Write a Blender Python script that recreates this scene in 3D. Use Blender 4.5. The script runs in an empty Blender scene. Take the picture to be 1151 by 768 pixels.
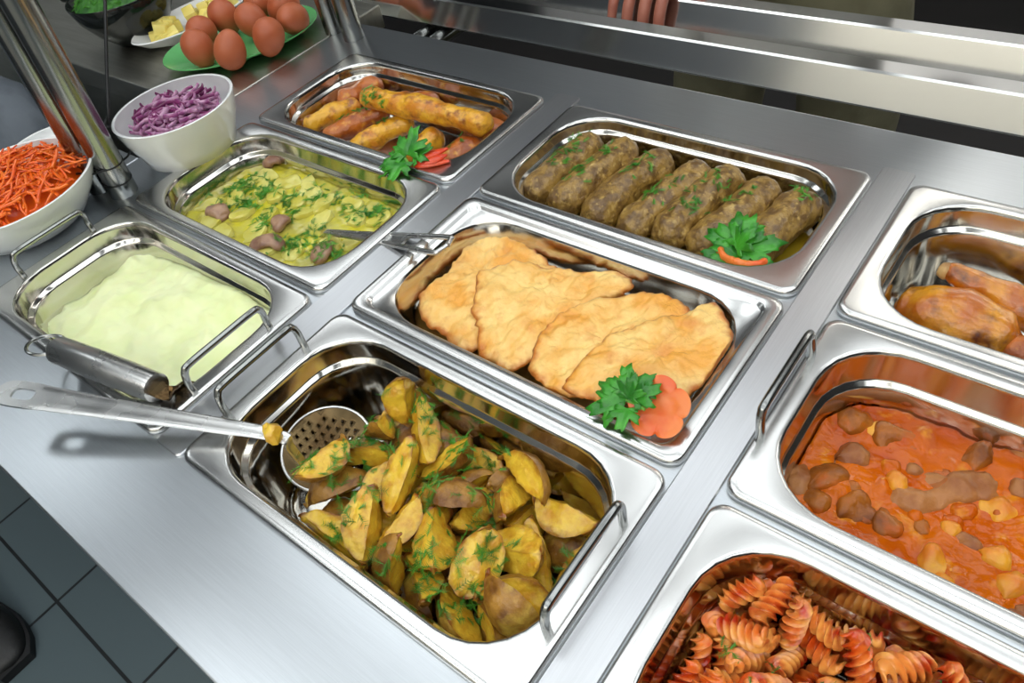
import bpy, bmesh, math, random
from mathutils import Vector, Matrix, noise
from mathutils.bvhtree import BVHTree
PI = math.pi
SC = bpy.context.scene
COL = SC.collection

# ---------------------------------------------------------------- camera, exposure, lamps' levels
CAM = Vector((0.4578, -0.0595, 0.4254))
R0 = Vector((0.785941, 0.597120, -0.160449))      # right
R1 = Vector((0.354637, -0.647918, -0.674118))     # down
R2 = Vector((-0.506487, 0.472916, -0.720987))     # forward
FPX = 834.31
cd = bpy.data.cameras.new('camera')
cam = bpy.data.objects.new('camera', cd)
COL.objects.link(cam)
cam.matrix_world = Matrix(((R0.x, -R1.x, -R2.x, CAM.x), (R0.y, -R1.y, -R2.y, CAM.y), (R0.z, -R1.z, -R2.z, CAM.z), (0, 0, 0, 1)))
cd.sensor_width = 36.0
cd.lens = FPX / 1151 * 36.0
cd.clip_start = 0.01
SC.camera = cam
SC.view_settings.view_transform = 'Standard'
SC.view_settings.look = 'None'
SC.view_settings.exposure = 0.36
SC.view_settings.gamma = 1.0
SC.view_settings.use_curve_mapping = False
w = bpy.data.worlds.new('world')
SC.world = w
w.use_nodes = True
w.node_tree.nodes['Background'].inputs[0].default_value = (0.8, 0.9, 1.0, 1)
w.node_tree.nodes['Background'].inputs[1].default_value = 0.05
LAMP = 4.5          # strength of the ceiling tubes
CEIL = 1.75
PANEL = 1.9          # strength of the added, unseen opal ceiling panels
# tube luminaires and added opal panels: centre x, centre y, strength factor
LUMS = [(-2.35, -.06, 1.0)]
PANELS = [(x, y, 1.0) for x in (-.75, .5, 1.75) for y in (-1.15, -.35, .45, 1.25)] + [(x, -1.85, 2.0) for x in (-.75, .5, 1.75)] + [(-.3, 2.62, 2.2), (1.1, 2.62, 2.2), (-2.1, 1.25, 1.0)]

def back(u, v, z=0.0):
    """point of the photograph (1151 x 768) carried to height z"""
    d = R0 * ((u - 575.5) / FPX) + R1 * ((v - 384) / FPX) + R2
    return CAM + d * ((z - CAM.z) / d.z)

# ---------------------------------------------------------------- helpers
def lin(c):
    c /= 255.0
    return c / 12.92 if c <= 0.04045 else ((c + 0.055) / 1.055) ** 2.4
def S(r, g, b):
    return (lin(r), lin(g), lin(b), 1)

def mat(name, c1, c2=None, scale=30, lo=.4, hi=.6, c3=None, scale3=60, lo3=.55, hi3=.65, rough=.5, metal=0, bump=0, bscale=80,
        coat=0, sss=0, sssr=.01, spec=.5, stretch=None, rnoise=0, emit=None, estr=0, trans=0, detail=5, aniso=0, attr=None, acol=None):
    m = bpy.data.materials.new(name)
    m.use_nodes = True
    nt = m.node_tree
    b = nt.nodes['Principled BSDF']
    tc = nt.nodes.new('ShaderNodeTexCoord')
    oi = nt.nodes.new('ShaderNodeObjectInfo')
    mul = nt.nodes.new('ShaderNodeMath'); mul.operation = 'MULTIPLY'; mul.inputs[1].default_value = 17.0
    nt.links.new(oi.outputs['Random'], mul.inputs[0])
    co = tc.outputs['Object']
    if stretch:
        mp = nt.nodes.new('ShaderNodeMapping'); mp.inputs['Scale'].default_value = stretch
        nt.links.new(co, mp.inputs[0]); co = mp.outputs[0]
    def nz(sc, det=detail):
        n = nt.nodes.new('ShaderNodeTexNoise'); n.noise_dimensions = '4D'
        n.inputs['Scale'].default_value = sc; n.inputs['Detail'].default_value = det
        nt.links.new(co, n.inputs['Vector']); nt.links.new(mul.outputs[0], n.inputs['W'])
        return n.outputs[0]
    def ramp(sock, lo, hi):
        r = nt.nodes.new('ShaderNodeMapRange'); r.inputs[1].default_value = lo; r.inputs[2].default_value = hi
        nt.links.new(sock, r.inputs[0]); return r.outputs[0]
    def mix(f, a, bb):
        x = nt.nodes.new('ShaderNodeMix'); x.data_type = 'RGBA'
        nt.links.new(f, x.inputs[0])
        for s, i in ((a, 6), (bb, 7)):
            if isinstance(s, tuple): x.inputs[i].default_value = s
            else: nt.links.new(s, x.inputs[i])
        return x.outputs[2]
    col = c1
    if c2: col = mix(ramp(nz(scale), lo, hi), col, c2)
    if c3: col = mix(ramp(nz(scale3), lo3, hi3), col, c3)
    if attr:
        at = nt.nodes.new('ShaderNodeAttribute'); at.attribute_name = attr
        ad = nt.nodes.new('ShaderNodeMath'); ad.operation = 'ADD'
        sb = nt.nodes.new('ShaderNodeMath'); sb.operation = 'MULTIPLY_ADD'; sb.inputs[1].default_value = 1.6; sb.inputs[2].default_value = -.8
        nt.links.new(nz(95), sb.inputs[0]); nt.links.new(at.outputs['Fac'], ad.inputs[0]); nt.links.new(sb.outputs[0], ad.inputs[1])
        col = mix(ramp(ad.outputs[0], .35, .95), col, acol)
    if isinstance(col, tuple): b.inputs['Base Color'].default_value = col
    else: nt.links.new(col, b.inputs['Base Color'])
    b.inputs['Roughness'].default_value = rough
    if rnoise:
        r = nt.nodes.new('ShaderNodeMapRange'); r.inputs[1].default_value = .3; r.inputs[2].default_value = .7
        r.inputs[3].default_value = max(0.02, rough - rnoise); r.inputs[4].default_value = rough + rnoise
        nt.links.new(nz(bscale), r.inputs[0]); nt.links.new(r.outputs[0], b.inputs['Roughness'])
    b.inputs['Metallic'].default_value = metal
    b.inputs['Specular IOR Level'].default_value = spec
    b.inputs['Coat Weight'].default_value = coat; b.inputs['Coat Roughness'].default_value = .12
    b.inputs['Subsurface Weight'].default_value = sss
    b.inputs['Subsurface Radius'].default_value = (1, .6, .3); b.inputs['Subsurface Scale'].default_value = sssr
    b.inputs['Transmission Weight'].default_value = trans
    b.inputs['Anisotropic'].default_value = aniso
    if emit:
        b.inputs['Emission Color'].default_value = emit; b.inputs['Emission Strength'].default_value = estr
    if bump:
        bp = nt.nodes.new('ShaderNodeBump'); bp.inputs['Strength'].default_value = bump; bp.inputs['Distance'].default_value = .002
        nt.links.new(nz(bscale), bp.inputs['Height']); nt.links.new(bp.outputs[0], b.inputs['Normal'])
    return m

def mesh(name, V, F, mats, smooth=True, angle=40, fm=None):
    me = bpy.data.meshes.new(name)
    me.from_pydata([tuple(v) for v in V], [], F)
    for m in (mats if isinstance(mats, list) else [mats]): me.materials.append(m)
    if fm: me.polygons.foreach_set('material_index', fm)
    me.update()
    if smooth:
        me.polygons.foreach_set('use_smooth', [True] * len(me.polygons))
        if angle: me.set_sharp_from_angle(angle=math.radians(angle))
    return me

def fixn(me):
    bm = bmesh.new(); bm.from_mesh(me); bmesh.ops.recalc_face_normals(bm, faces=bm.faces); bm.to_mesh(me); bm.free(); return me

def tag(o, label, cat, group=None, kind=None):
    o['label'] = label; o['category'] = cat
    if group: o['group'] = group
    if kind: o['kind'] = kind
    return o

def link(name, me, loc=(0, 0, 0), rot=None):
    o = bpy.data.objects.new(name, me); COL.objects.link(o); o.location = loc
    if rot is not None: o.rotation_mode = 'QUATERNION'; o.rotation_quaternion = rot
    return o

def root(name, loc, label, cat, group=None):
    o = link(name, None, loc); o.empty_display_size = .02
    return tag(o, label, cat, group)

def part(name, VF, m, par, label=None, smooth=True, angle=40, solid=0, sub=0, norm=True):
    """VF in world coordinates; becomes a child of par (which is unrotated)"""
    o0 = Vector(par.location) if par.parent is None else Vector(par.location) + Vector(par.parent.location)
    V = [Vector(v) - o0 for v in VF[0]]
    me = mesh(name, V, VF[1], m, smooth, angle, VF[2] if len(VF) > 2 else None)
    if norm: fixn(me)
    o = link(name, me); o.parent = par
    if label: o['label'] = label
    if solid:
        s = o.modifiers.new('solid', 'SOLIDIFY'); s.thickness = solid; s.offset = 0
    if sub:
        s = o.modifiers.new('sub', 'SUBSURF'); s.levels = sub; s.render_levels = sub
    return o

def single(name, VF, m, label, cat, group=None, loc=None, smooth=True, angle=40, solid=0, sub=0, kind=None, norm=True):
    """a thing that is one mesh; VF in world coordinates"""
    V = [Vector(v) for v in VF[0]]
    if loc is None:
        c = sum(V, Vector()) / len(V); loc = Vector((c.x, c.y, min(v.z for v in V)))
    loc = Vector(loc)
    me = mesh(name, [v - loc for v in V], VF[1], m, smooth, angle, VF[2] if len(VF) > 2 else None)
    if norm: fixn(me)
    o = link(name, me, loc); tag(o, label, cat, group, kind)
    if solid:
        s = o.modifiers.new('solid', 'SOLIDIFY'); s.thickness = solid; s.offset = 0
    if sub:
        s = o.modifiers.new('sub', 'SUBSURF'); s.levels = sub; s.render_levels = sub
    return o

def struct(name, VF, m, smooth=False, par=None):
    me = mesh(name, VF[0], VF[1], m, smooth, 40, VF[2] if len(VF) > 2 else None); fixn(me)
    o = link(name, me)
    o['kind'] = 'structure'
    return o

def join(*vfs):
    V, F, M = [], [], []
    for i, vf in enumerate(vfs):
        n = len(V); V += list(vf[0]); F += [tuple(a + n for a in f) for f in vf[1]]
        M += list(vf[2]) if len(vf) > 2 else [0] * len(vf[1])
    return V, F, M

def box(x0, x1, y0, y1, z0, z1, bev=0.0):
    if bev:
        bm = bmesh.new(); bmesh.ops.create_cube(bm, size=1)
        for v in bm.verts: v.co = Vector(((x0 + x1) / 2 + v.co.x * (x1 - x0), (y0 + y1) / 2 + v.co.y * (y1 - y0), (z0 + z1) / 2 + v.co.z * (z1 - z0)))
        bmesh.ops.bevel(bm, geom=list(bm.edges), offset=bev, segments=2, affect='EDGES', profile=.5)
        bm.verts.index_update()
        r = [v.co.copy() for v in bm.verts], [tuple(v.index for v in f.verts) for f in bm.faces]; bm.free(); return r
    V = [(x, y, z) for x in (x0, x1) for y in (y0, y1) for z in (z0, z1)]
    return V, [(0, 1, 3, 2), (4, 6, 7, 5), (0, 4, 5, 1), (2, 3, 7, 6), (0, 2, 6, 4), (1, 5, 7, 3)]

def smoothpath(P, n=6):
    """Catmull-Rom through the points"""
    P = [Vector(p) for p in P]; Q = [2 * P[0] - P[1]] + P + [2 * P[-1] - P[-2]]; out = []
    for i in range(1, len(Q) - 2):
        a, b, c, d = Q[i - 1:i + 3]
        for k in range(n):
            t = k / n
            out.append(.5 * (2 * b + (c - a) * t + (2 * a - 5 * b + 4 * c - d) * t * t + (3 * b - a - 3 * c + d) * t ** 3))
    return out + [P[-1]]

def tube(P, r, n=10, cap=True, flat=None, up=None, rnd=False):
    """swept tube; r a number or list; flat = (a, b) scales of the section along the side and up axes"""
    P = [Vector(p) for p in P]; m = len(P)
    rs = r if isinstance(r, (list, tuple)) else [r] * m
    V, F = [], []
    T = [(P[min(i + 1, m - 1)] - P[max(i - 1, 0)]).normalized() for i in range(m)]
    u = Vector(up) if up is not None else Vector((0, 0, 1))
    if abs(u.dot(T[0])) > .97: u = Vector((1, 0, .1))
    for i in range(m):
        u = (u - T[i] * u.dot(T[i]))
        u.normalize(); s = T[i].cross(u)
        a, b = flat if flat else (1, 1)
        for k in range(n):
            ph = 2 * PI * k / n
            V.append(P[i] + s * (math.cos(ph) * rs[i] * a) + u * (math.sin(ph) * rs[i] * b))
    for i in range(m - 1):
        for k in range(n):
            F.append((i * n + k, i * n + (k + 1) % n, (i + 1) * n + (k + 1) % n, (i + 1) * n + k))
    if cap:
        if rnd:
            V.append(P[0] - T[0] * rs[0] * .5); a = len(V) - 1
            V.append(P[-1] + T[-1] * rs[-1] * .5)
            for k in range(n):
                F.append((a, (k + 1) % n, k)); F.append((a + 1, (m - 1) * n + k, (m - 1) * n + (k + 1) % n))
        else:
            F.append(tuple(range(n - 1, -1, -1))); F.append(tuple((m - 1) * n + k for k in range(n)))
    return V, F

def rrect(cx, cy, hx, hy, r, z, n=7):
    out = []
    for sx, sy, a0 in ((1, 1, 0), (-1, 1, PI / 2), (-1, -1, PI), (1, -1, 1.5 * PI)):
        for k in range(n + 1):
            a = a0 + PI / 2 * k / n
            out.append(Vector((cx + sx * (hx - r) + r * math.cos(a), cy + sy * (hy - r) + r * math.sin(a), z)))
    return out

def loft(rings, cap0=False, cap1=False):
    n = len(rings[0]); V = [v for r in rings for v in r]; F = []
    for i in range(len(rings) - 1):
        for k in range(n):
            F.append((i * n + k, i * n + (k + 1) % n, (i + 1) * n + (k + 1) % n, (i + 1) * n + k))
    if cap0: F.append(tuple(range(n - 1, -1, -1)))
    if cap1: F.append(tuple((len(rings) - 1) * n + k for k in range(n)))
    return V, F

def lathe(c, prof, n=40, tilt=(0, 0), cap0=False, cap1=False, sx=1, sy=1, off=(0, 0)):
    """prof: (r, z); tilt lifts z by tilt.xy weighted by z/zmax"""
    zm = max(z for _, z in prof) or 1
    rings = []
    for r, z in prof:
        f = z / zm
        rings.append([Vector((c[0] + off[0] * f + r * sx * math.cos(2 * PI * k / n), c[1] + off[1] * f + r * sy * math.sin(2 * PI * k / n),
                              c[2] + z + f * r * (tilt[0] * math.cos(2 * PI * k / n) + tilt[1] * math.sin(2 * PI * k / n)))) for k in range(n)])
    return loft(rings, cap0, cap1)

def nz(v, s, seed=0):
    return noise.noise(Vector(v) * s + Vector((seed * 7.3, seed * 3.1, seed * 1.7)))

def lump(V, F, amp, sc, seed=0, amp2=0, sc2=1):
    me = bpy.data.meshes.new('t'); me.from_pydata([tuple(v) for v in V], [], F); fixn(me); me.update()
    N = [Vector(v.normal) for v in me.vertices]
    out = [Vector(v) + N[i] * (amp * nz(v, sc, seed) + (amp2 * nz(v, sc2, seed + 5) if amp2 else 0)) for i, v in enumerate(V)]
    bpy.data.meshes.remove(me)
    return out, F

def sausage(P, r, n=22, prof=None, amp=.0015, sc=90, seed=0, amp2=.0006, sc2=350, flat=None, m=8, endk=1.0):
    """rounded log through points P"""
    path = smoothpath(P, m); L = len(path)
    acc = [0]
    for i in range(1, L): acc.append(acc[-1] + (path[i] - path[i - 1]).length)
    tot = acc[-1]; pts, rs = [], []
    N = max(18, int(tot / (r * .18)))
    for i in range(N + 1):
        # denser samples at the ends
        t = .5 - .5 * math.cos(PI * i / N); s = t * tot
        j = max(k for k in range(L) if acc[k] <= s + 1e-12); j = min(j, L - 2)
        q = path[j].lerp(path[j + 1], min(1, (s - acc[j]) / max(1e-9, acc[j + 1] - acc[j])))
        d = min(s, tot - s); e = r * endk
        k = 1 if d >= e else math.sqrt(max(0.0, 1 - (1 - d / e) ** 2))
        pts.append(q); rs.append(max(.02 * r, r * k * (prof(t) if prof else 1)))
    V, F = tube(pts, rs, n, True, flat)
    return lump(V, F, amp, sc, seed, amp2, sc2)

def copyobj(o, loc, rot=None, par=None):
    c = o.copy(); COL.objects.link(c); c.location = loc
    if par: c.parent = par
    if rot is not None: c.rotation_mode = 'QUATERNION'; c.rotation_quaternion = rot
    return c
# ---------------------------------------------------------------- materials of the setting
M = {}
M['steel'] = mat('brushed_steel', S(206, 208, 211), S(200, 202, 205), scale=10, stretch=(160, 3, 20), lo=.35, hi=.65, rough=.30, metal=1, detail=2)
M['counter'] = mat('counter_steel', S(200, 205, 209), S(194, 199, 203), scale=10, stretch=(3, 160, 20), lo=.35, hi=.65, rough=.29, metal=1, detail=2)
M['pan'] = mat('pan_steel', S(214, 214, 212), rough=.23, metal=1, rnoise=.03, bscale=30)
M['pan_inside'] = mat('pan_inside_steel', S(206, 204, 198), rough=.12, metal=1, rnoise=.04, bscale=30)
M['polish'] = mat('polished_steel', S(208, 208, 206), rough=.13, metal=1)
M['tube'] = mat('tube_steel', S(150, 152, 150), rough=.2, metal=1, rnoise=.03, bscale=20)
M['dark'] = mat('dark_plastic', S(22, 23, 25), rough=.5)
M['floor'] = None
def tile_mat():
    m = bpy.data.materials.new('floor_tile'); m.use_nodes = True; nt = m.node_tree; b = nt.nodes['Principled BSDF']
    tc = nt.nodes.new('ShaderNodeTexCoord'); mp = nt.nodes.new('ShaderNodeMapping')
    mp.inputs['Location'].default_value = (-.825 % .3 * -1, .238, 0)
    br = nt.nodes.new('ShaderNodeTexBrick'); br.offset = 0; br.squash = 1
    br.inputs['Scale'].default_value = 1; br.inputs['Brick Width'].default_value = .3; br.inputs['Row Height'].default_value = .3
    br.inputs['Mortar Size'].default_value = .0035; br.inputs['Mortar Smooth'].default_value = .2
    br.inputs['Color1'].default_value = S(84, 98, 102); br.inputs['Color2'].default_value = S(80, 95, 100); br.inputs['Mortar'].default_value = S(14, 20, 24)
    nt.links.new(tc.outputs['Object'], mp.inputs[0]); nt.links.new(mp.outputs[0], br.inputs['Vector'])
    nt.links.new(br.outputs['Color'], b.inputs['Base Color'])
    bp = nt.nodes.new('ShaderNodeBump'); bp.inputs['Strength'].default_value = .5; bp.inputs['Distance'].default_value = .003; bp.invert = True
    nt.links.new(br.outputs['Fac'], bp.inputs['Height']); nt.links.new(bp.outputs[0], b.inputs['Normal'])
    b.inputs['Roughness'].default_value = .55
    return m
M['floor'] = tile_mat()
M['wall_light'] = mat('painted_wall', S(240, 236, 224), S(234, 230, 218), scale=3, rough=.8)
M['wall_dark'] = mat('dark_wall', S(30, 28, 30), S(24, 22, 24), scale=3, rough=.7)
M['wall_pale'] = mat('pale_grey_wall', S(240, 240, 242), S(234, 234, 236), scale=3, rough=.8)
M['wall_grey'] = mat('grey_wall', S(158, 164, 167), S(150, 156, 159), scale=3, rough=.8)
M['ceiling'] = mat('ceiling_paint', S(150, 154, 158), S(144, 148, 152), scale=3, rough=.9)
M['tubelamp'] = mat('lamp_tube', S(255, 255, 255), rough=.4, emit=(.93, .98, 1, 1), estr=LAMP)
M['opal'] = mat('added_opal_panel', S(250, 252, 255), rough=.4, emit=(.94, .98, 1, 1), estr=PANEL)
M['opal_bright'] = mat('added_bright_panel', S(250, 252, 255), rough=.4, emit=(1, .97, .90, 1), estr=PANEL * 2.1)  # stronger panels added to brighten the two end walls
M['lampback'] = mat('lamp_reflector', S(225, 228, 230), rough=.35)

FZ = -.85
# ---------------------------------------------------------------- room
X0, X1, Y0, Y1 = -3.6, 2.6, -2.2, 3.0
struct('floor', box(X0, X1, Y0, .62, FZ - .05, FZ), M['floor'])
M['hall'] = mat('dark_hall_floor', S(24, 22, 22), S(18, 17, 17), scale=4, rough=.6)
struct('floor_hall', box(X0, X1, .62, Y1, FZ - .05, FZ), M['hall'])
struct('ceiling', box(X0, X1, Y0, Y1, CEIL, CEIL + .05), M['ceiling'])
struct('wall_left', box(X0 - .1, X0, Y0, Y1, FZ, CEIL), M['wall_grey'])
struct('wall_right', box(X1, X1 + .1, Y0, Y1, FZ, CEIL), M['wall_dark'])
struct('wall_front', box(X0, X1, Y1, Y1 + .1, .15, CEIL), M['wall_pale'])
M['added_door'] = mat('added_dark_door', S(52, 56, 60), rough=.5)
struct('added_door_1', box(-3.55, -2.0, Y1 - .02, Y1, .151, 1.6), M['added_door'])  # unseen dark door added to darken the left reflections in the counter
struct('trim_1', box(X0, X1, Y1 - .03, Y1 + .1, FZ, .15), M['wall_dark'])
struct('wall_back', box(X0, X1, Y0 - .1, Y0, FZ, CEIL), M['wall_light'])

M['locker'] = mat('added_cabinet_grey', S(112, 116, 120), rough=.5)  # unseen cabinet added so the rails mirror something darker at left
lk = root('added_cabinet', (-2.1, -1.9, FZ), 'unseen tall grey cabinet added behind the staff side to darken rail reflections', 'cabinet')
part('carcass', box(-3.3, -.80, -2.19, -1.75, FZ, 1.6, .005), M['locker'], lk, smooth=False)
for i in range(4): part('added_door', box(-3.29 + .622 * i, -3.29 + .61 + .622 * i, -1.7499, -1.73, FZ + .1, 1.58, .003), M['locker'], lk, smooth=False)

def ceiling_light(x, y, k, label):
    r = root('ceiling_light', (x, y, CEIL - .002), label, 'ceiling light', 'tube luminaires in the ceiling')
    h = .31; z = CEIL - .002
    part('frame', join(box(x - h, x + h, y - h, y - h + .03, z - .02, z), box(x - h, x + h, y + h - .03, y + h, z - .02, z),
                       box(x - h, x - h + .03, y - h + .03, y + h - .03, z - .02, z), box(x + h - .03, x + h, y - h + .03, y + h - .03, z - .02, z)), M['steel'], r, smooth=False)
    part('reflector', box(x - h + .03, x + h - .03, y - h + .03, y + h - .03, z - .004, z), M['lampback'], r, smooth=False)
    for i in range(4):
        xx = x - .21 + .14 * i
        part('tube', tube([(xx, y - .26, z - .03), (xx, y + .26, z - .03)], .016 * k, 10), M['tubelamp'], r)
for i, (x, y, k) in enumerate(LUMS):
    ceiling_light(x, y, k, 'square ceiling luminaire with four glowing fluorescent tubes')
for x, y, k in PANELS:  # unseen lamps added for broad overhead light and wall washing
    r = root('added_ceiling_panel', (x, y, CEIL - .002), 'unseen flat rectangular ceiling lamp with a glowing opal panel, added for light', 'ceiling light', 'added opal ceiling lamps')
    z = CEIL - .002; hx, hy = .58, .30
    part('frame', join(box(x - hx, x + hx, y - hy, y - hy + .02, z - .03, z), box(x - hx, x + hx, y + hy - .02, y + hy, z - .03, z),
                       box(x - hx, x - hx + .02, y - hy + .02, y + hy - .02, z - .03, z), box(x + hx - .02, x + hx, y - hy + .02, y + hy - .02, z - .03, z)), M['lampback'], r, smooth=False)
    part('diffuser', box(x - hx + .02, x + hx - .02, y - hy + .02, y + hy - .02, z - .022, z - .002), M['opal'] if k == 1 else M['opal_bright'], r, smooth=False)

# ---------------------------------------------------------------- counter
CX = (-.3597, 0.0, .3559)        # left edges of the three columns of pans
RY = (0.0, .1828, .3656)         # near edges of the three rows
PL, PW = .325, .176
CTZ = -.0065
ctr = root('serving_counter', (.2, .26, FZ), 'long brushed steel serving counter with wells for the food pans', 'counter')
def counter_top():
    g = .010
    xs = [-.445]; ys = [-.0886]
    for c in CX: xs += [c + g, c + PL - g]
    xs += [1.25]
    for r in RY: ys += [r + g, r + PW - g]
    ys += [.6209]
    V, F = [], []
    vid = {}
    def v(i, j, z):
        k = (i, j, z)
        if k not in vid: vid[k] = len(V); V.append(Vector((xs[i], ys[j], z)))
        return vid[k]
    nx, ny = len(xs), len(ys)
    solid = lambda i, j: 0 <= i < nx - 1 and 0 <= j < ny - 1 and not (i % 2 == 1 and j % 2 == 1)
    zb = CTZ - .03
    for i in range(nx - 1):
        for j in range(ny - 1):
            if not solid(i, j): continue
            F.append((v(i, j, CTZ), v(i + 1, j, CTZ), v(i + 1, j + 1, CTZ), v(i, j + 1, CTZ)))
            F.append((v(i, j, zb), v(i, j + 1, zb), v(i + 1, j + 1, zb), v(i + 1, j, zb)))
            for (di, dj, a, b) in ((-1, 0, (i, j), (i, j + 1)), (1, 0, (i + 1, j), (i + 1, j + 1)), (0, -1, (i, j), (i + 1, j)), (0, 1, (i, j + 1), (i + 1, j + 1))):
                if not solid(i + di, j + dj):
                    F.append((v(*a, CTZ), v(*b, CTZ), v(*b, zb), v(*a, zb)))
    return V, F
t = part('worktop', counter_top(), M['counter'], ctr, smooth=False)
bv = t.modifiers.new('bevel', 'BEVEL'); bv.width = .0015; bv.segments = 2; bv.limit_method = 'ANGLE'
part('front_panel', box(-.44, 1.25, .600, .612, FZ + .1, CTZ - .031), M['steel'], ctr, smooth=False)
part('back_panel', box(-.44, 1.25, -.075, -.063, FZ + .1, CTZ - .031), M['steel'], ctr, smooth=False)
part('end_panel', box(-.44, -.428, -.063, .600, FZ + .1, CTZ - .031), M['steel'], ctr, smooth=False)
part('plinth', box(-.40, 1.2, -.03, .57, FZ, FZ + .1), M['dark'], ctr, smooth=False)
part('side_ledge', box(-.66, -.4452, -.0886, .245, CTZ - .03, CTZ, .002), M['counter'], ctr, smooth=False)

for k, (xa, xb, lab) in enumerate(((CX[0] + PL + .0012, -.0012, 'flat steel spacer strip between the potato pan column and the mash column'),
                                   (CX[1] + PL + .0012, CX[2] - .0012, 'flat steel spacer strip left of the red stew and pasta pans'))):
    rings = [rrect((xa + xb) / 2, .2795, (xb - xa) / 2, .2805, .005, CTZ + .0002, 4), rrect((xa + xb) / 2, .2795, (xb - xa) / 2, .2805, .005, CTZ + .0016, 4),
             rrect((xa + xb) / 2, .2795, (xb - xa) / 2 - .0008, .2797, .0045, CTZ + .0024, 4)]
    single('spacer_strip', loft(rings, True, True), M['steel'], lab, 'spacer strip')

# side counter on the left
sc = root('side_counter', (-1.3, .62, FZ), 'steel side counter carrying the plate of eggs, behind the tall posts', 'counter')
M['side'] = mat('side_steel', S(196, 194, 184), S(176, 174, 162), scale=4, stretch=(3, 40, 10), lo=.3, hi=.7, rough=.34, metal=1, rnoise=.05, bscale=12)
part('worktop', box(-2.3, -.4465, .36, .68, CTZ - .035, CTZ, .002), M['side'], sc, smooth=False)
part('skirt', box(-2.29, -.45, .372, .384, -.45, CTZ - .036), M['side'], sc, smooth=False)
part('cabinet', box(-2.28, -.46, .40, .66, FZ, CTZ - .036), M['dark'], sc, smooth=False)

# ---------------------------------------------------------------- pans
def ring_pan(cx, cy, d, step=False, ledge=.02, hx=PL / 2, hy=PW / 2, ox=.146, oy=.0755):
    R = lambda a, b, r, z: rrect(cx, cy, a, b, r, z)
    r = [R(hx, hy, .012, -.0063), R(hx, hy, .012, -.003), R(hx - .0006, hy - .0006, .0117, -.001), R(hx - .0022, hy - .0022, .0105, 0), R(hx - .005, hy - .005, .010, 0)]
    if step:
        r += [R(hx - .011, hy - .009, .010, 0), R(hx - .0122, hy - .0102, .010, -.0006), R(hx - .0135, hy - .0112, .010, -.0036), R(hx - .0145, hy - .0122, .012, -.0042)]
        oy = hy - .0145; ox = hx - .018
        r += [R(ox + .001, oy + .001, .052, -.0045), R(ox, oy, .05, -.0052), R(ox - .001, oy - .001, .049, -.0075)]
    else:
        r += [R(ox + .004, oy + .003, .054, 0), R(ox + .0012, oy + .0012, .051, -.0004), R(ox, oy, .05, -.0022), R(ox - .0005, oy - .0005, .05, -.005)]
    if ledge:
        r += [R(ox - .001, oy - .001, .049, -ledge + .001), R(ox - .0018, oy - .0018, .0485, -ledge - .0005), R(ox - .0048, oy - .0048, .0465, -ledge - .0022), R(ox - .0058, oy - .0058, .046, -ledge - .0045)]
    q = .010 if d > .07 else .007
    r += [R(ox - q, oy - q, .042, -d + .014), R(ox - q - .0015, oy - q - .0015, .041, -d + .008), R(ox - q - .006, oy - q - .006, .037, -d + .002), R(ox - q - .014, oy - q - .014, .030, -d), R(ox * .5, oy * .45, .02, -d)]
    V, F = loft(r, False, True)
    k = 11 if step else 7
    return V, F, [0 if i < (k - 1) * len(r[0]) else 1 for i in range(len(F))]

def pan(i, j, d, label, step=False, ledge=.02, handles='', leans={'L': .004, 'R': .003}):
    cx, cy = CX[i] + PL / 2, RY[j] + PW / 2
    p = root('food_pan', (cx, cy, 0), label, 'food pan', None)
    VF = ring_pan(cx, cy, d, step, ledge)
    o = part('pan_body', VF, [M['pan'], M['pan_inside']], p, angle=50, norm=False)
    for pl in [0]:
        s = o.modifiers.new('solid', 'SOLIDIFY'); s.thickness = .0008; s.offset = -1
    for h in handles:
        sx = -1 if h == 'L' else 1
        x = cx + sx * (PL / 2 - (.0045 if h == 'L' else .0085)); lean = leans[h]
        y0, y1 = cy - .0415, cy + .0415
        P = [(x, y0, -.002), (x, y0, .008), (x + lean * .6, y0 + .0008, .019), (x + lean * .9, y0 + .003, .0255), (x + lean, y0 + .0085, .0285), (x + lean, cy, .0288),
             (x + lean, y1 - .0085, .0285), (x + lean * .9, y1 - .003, .0255), (x + lean * .6, y1 - .0008, .019), (x, y1, .008), (x, y1, -.002)]
        part('handle', tube(smoothpath(P, 4), .0031, 10), M['tube'], p)
    return p
pan(0, 0, .10, 'deep steel pan with two wire handles holding pale mashed potato', handles='LR', leans={'L': .012, 'R': .006})
pan(0, 1, .10, 'steel pan holding the yellow potato and meat stew')
pan(0, 2, .065, 'steel pan holding the fried golden rolls', ledge=.014)
pan(1, 0, .10, 'deep steel pan with two wire handles holding roasted potato wedges', handles='LR', leans={'L': .003, 'R': .0005})
pan(1, 1, .042, 'shallow steel pan with a stepped rim holding the battered fillets', step=True, ledge=0)
pan(1, 2, .065, 'steel pan holding the row of brown minced meat rolls', ledge=.0125)
pan(2, 0, .10, 'steel pan holding the red spiral pasta', ledge=.026)
pan(2, 1, .10, 'deep steel pan with wire handles holding the orange red meat stew', ledge=.030, handles='LR', leans={'L': -.002, 'R': .0})
pan(2, 2, .10, 'deep steel pan holding the roast chicken pieces')

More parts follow.
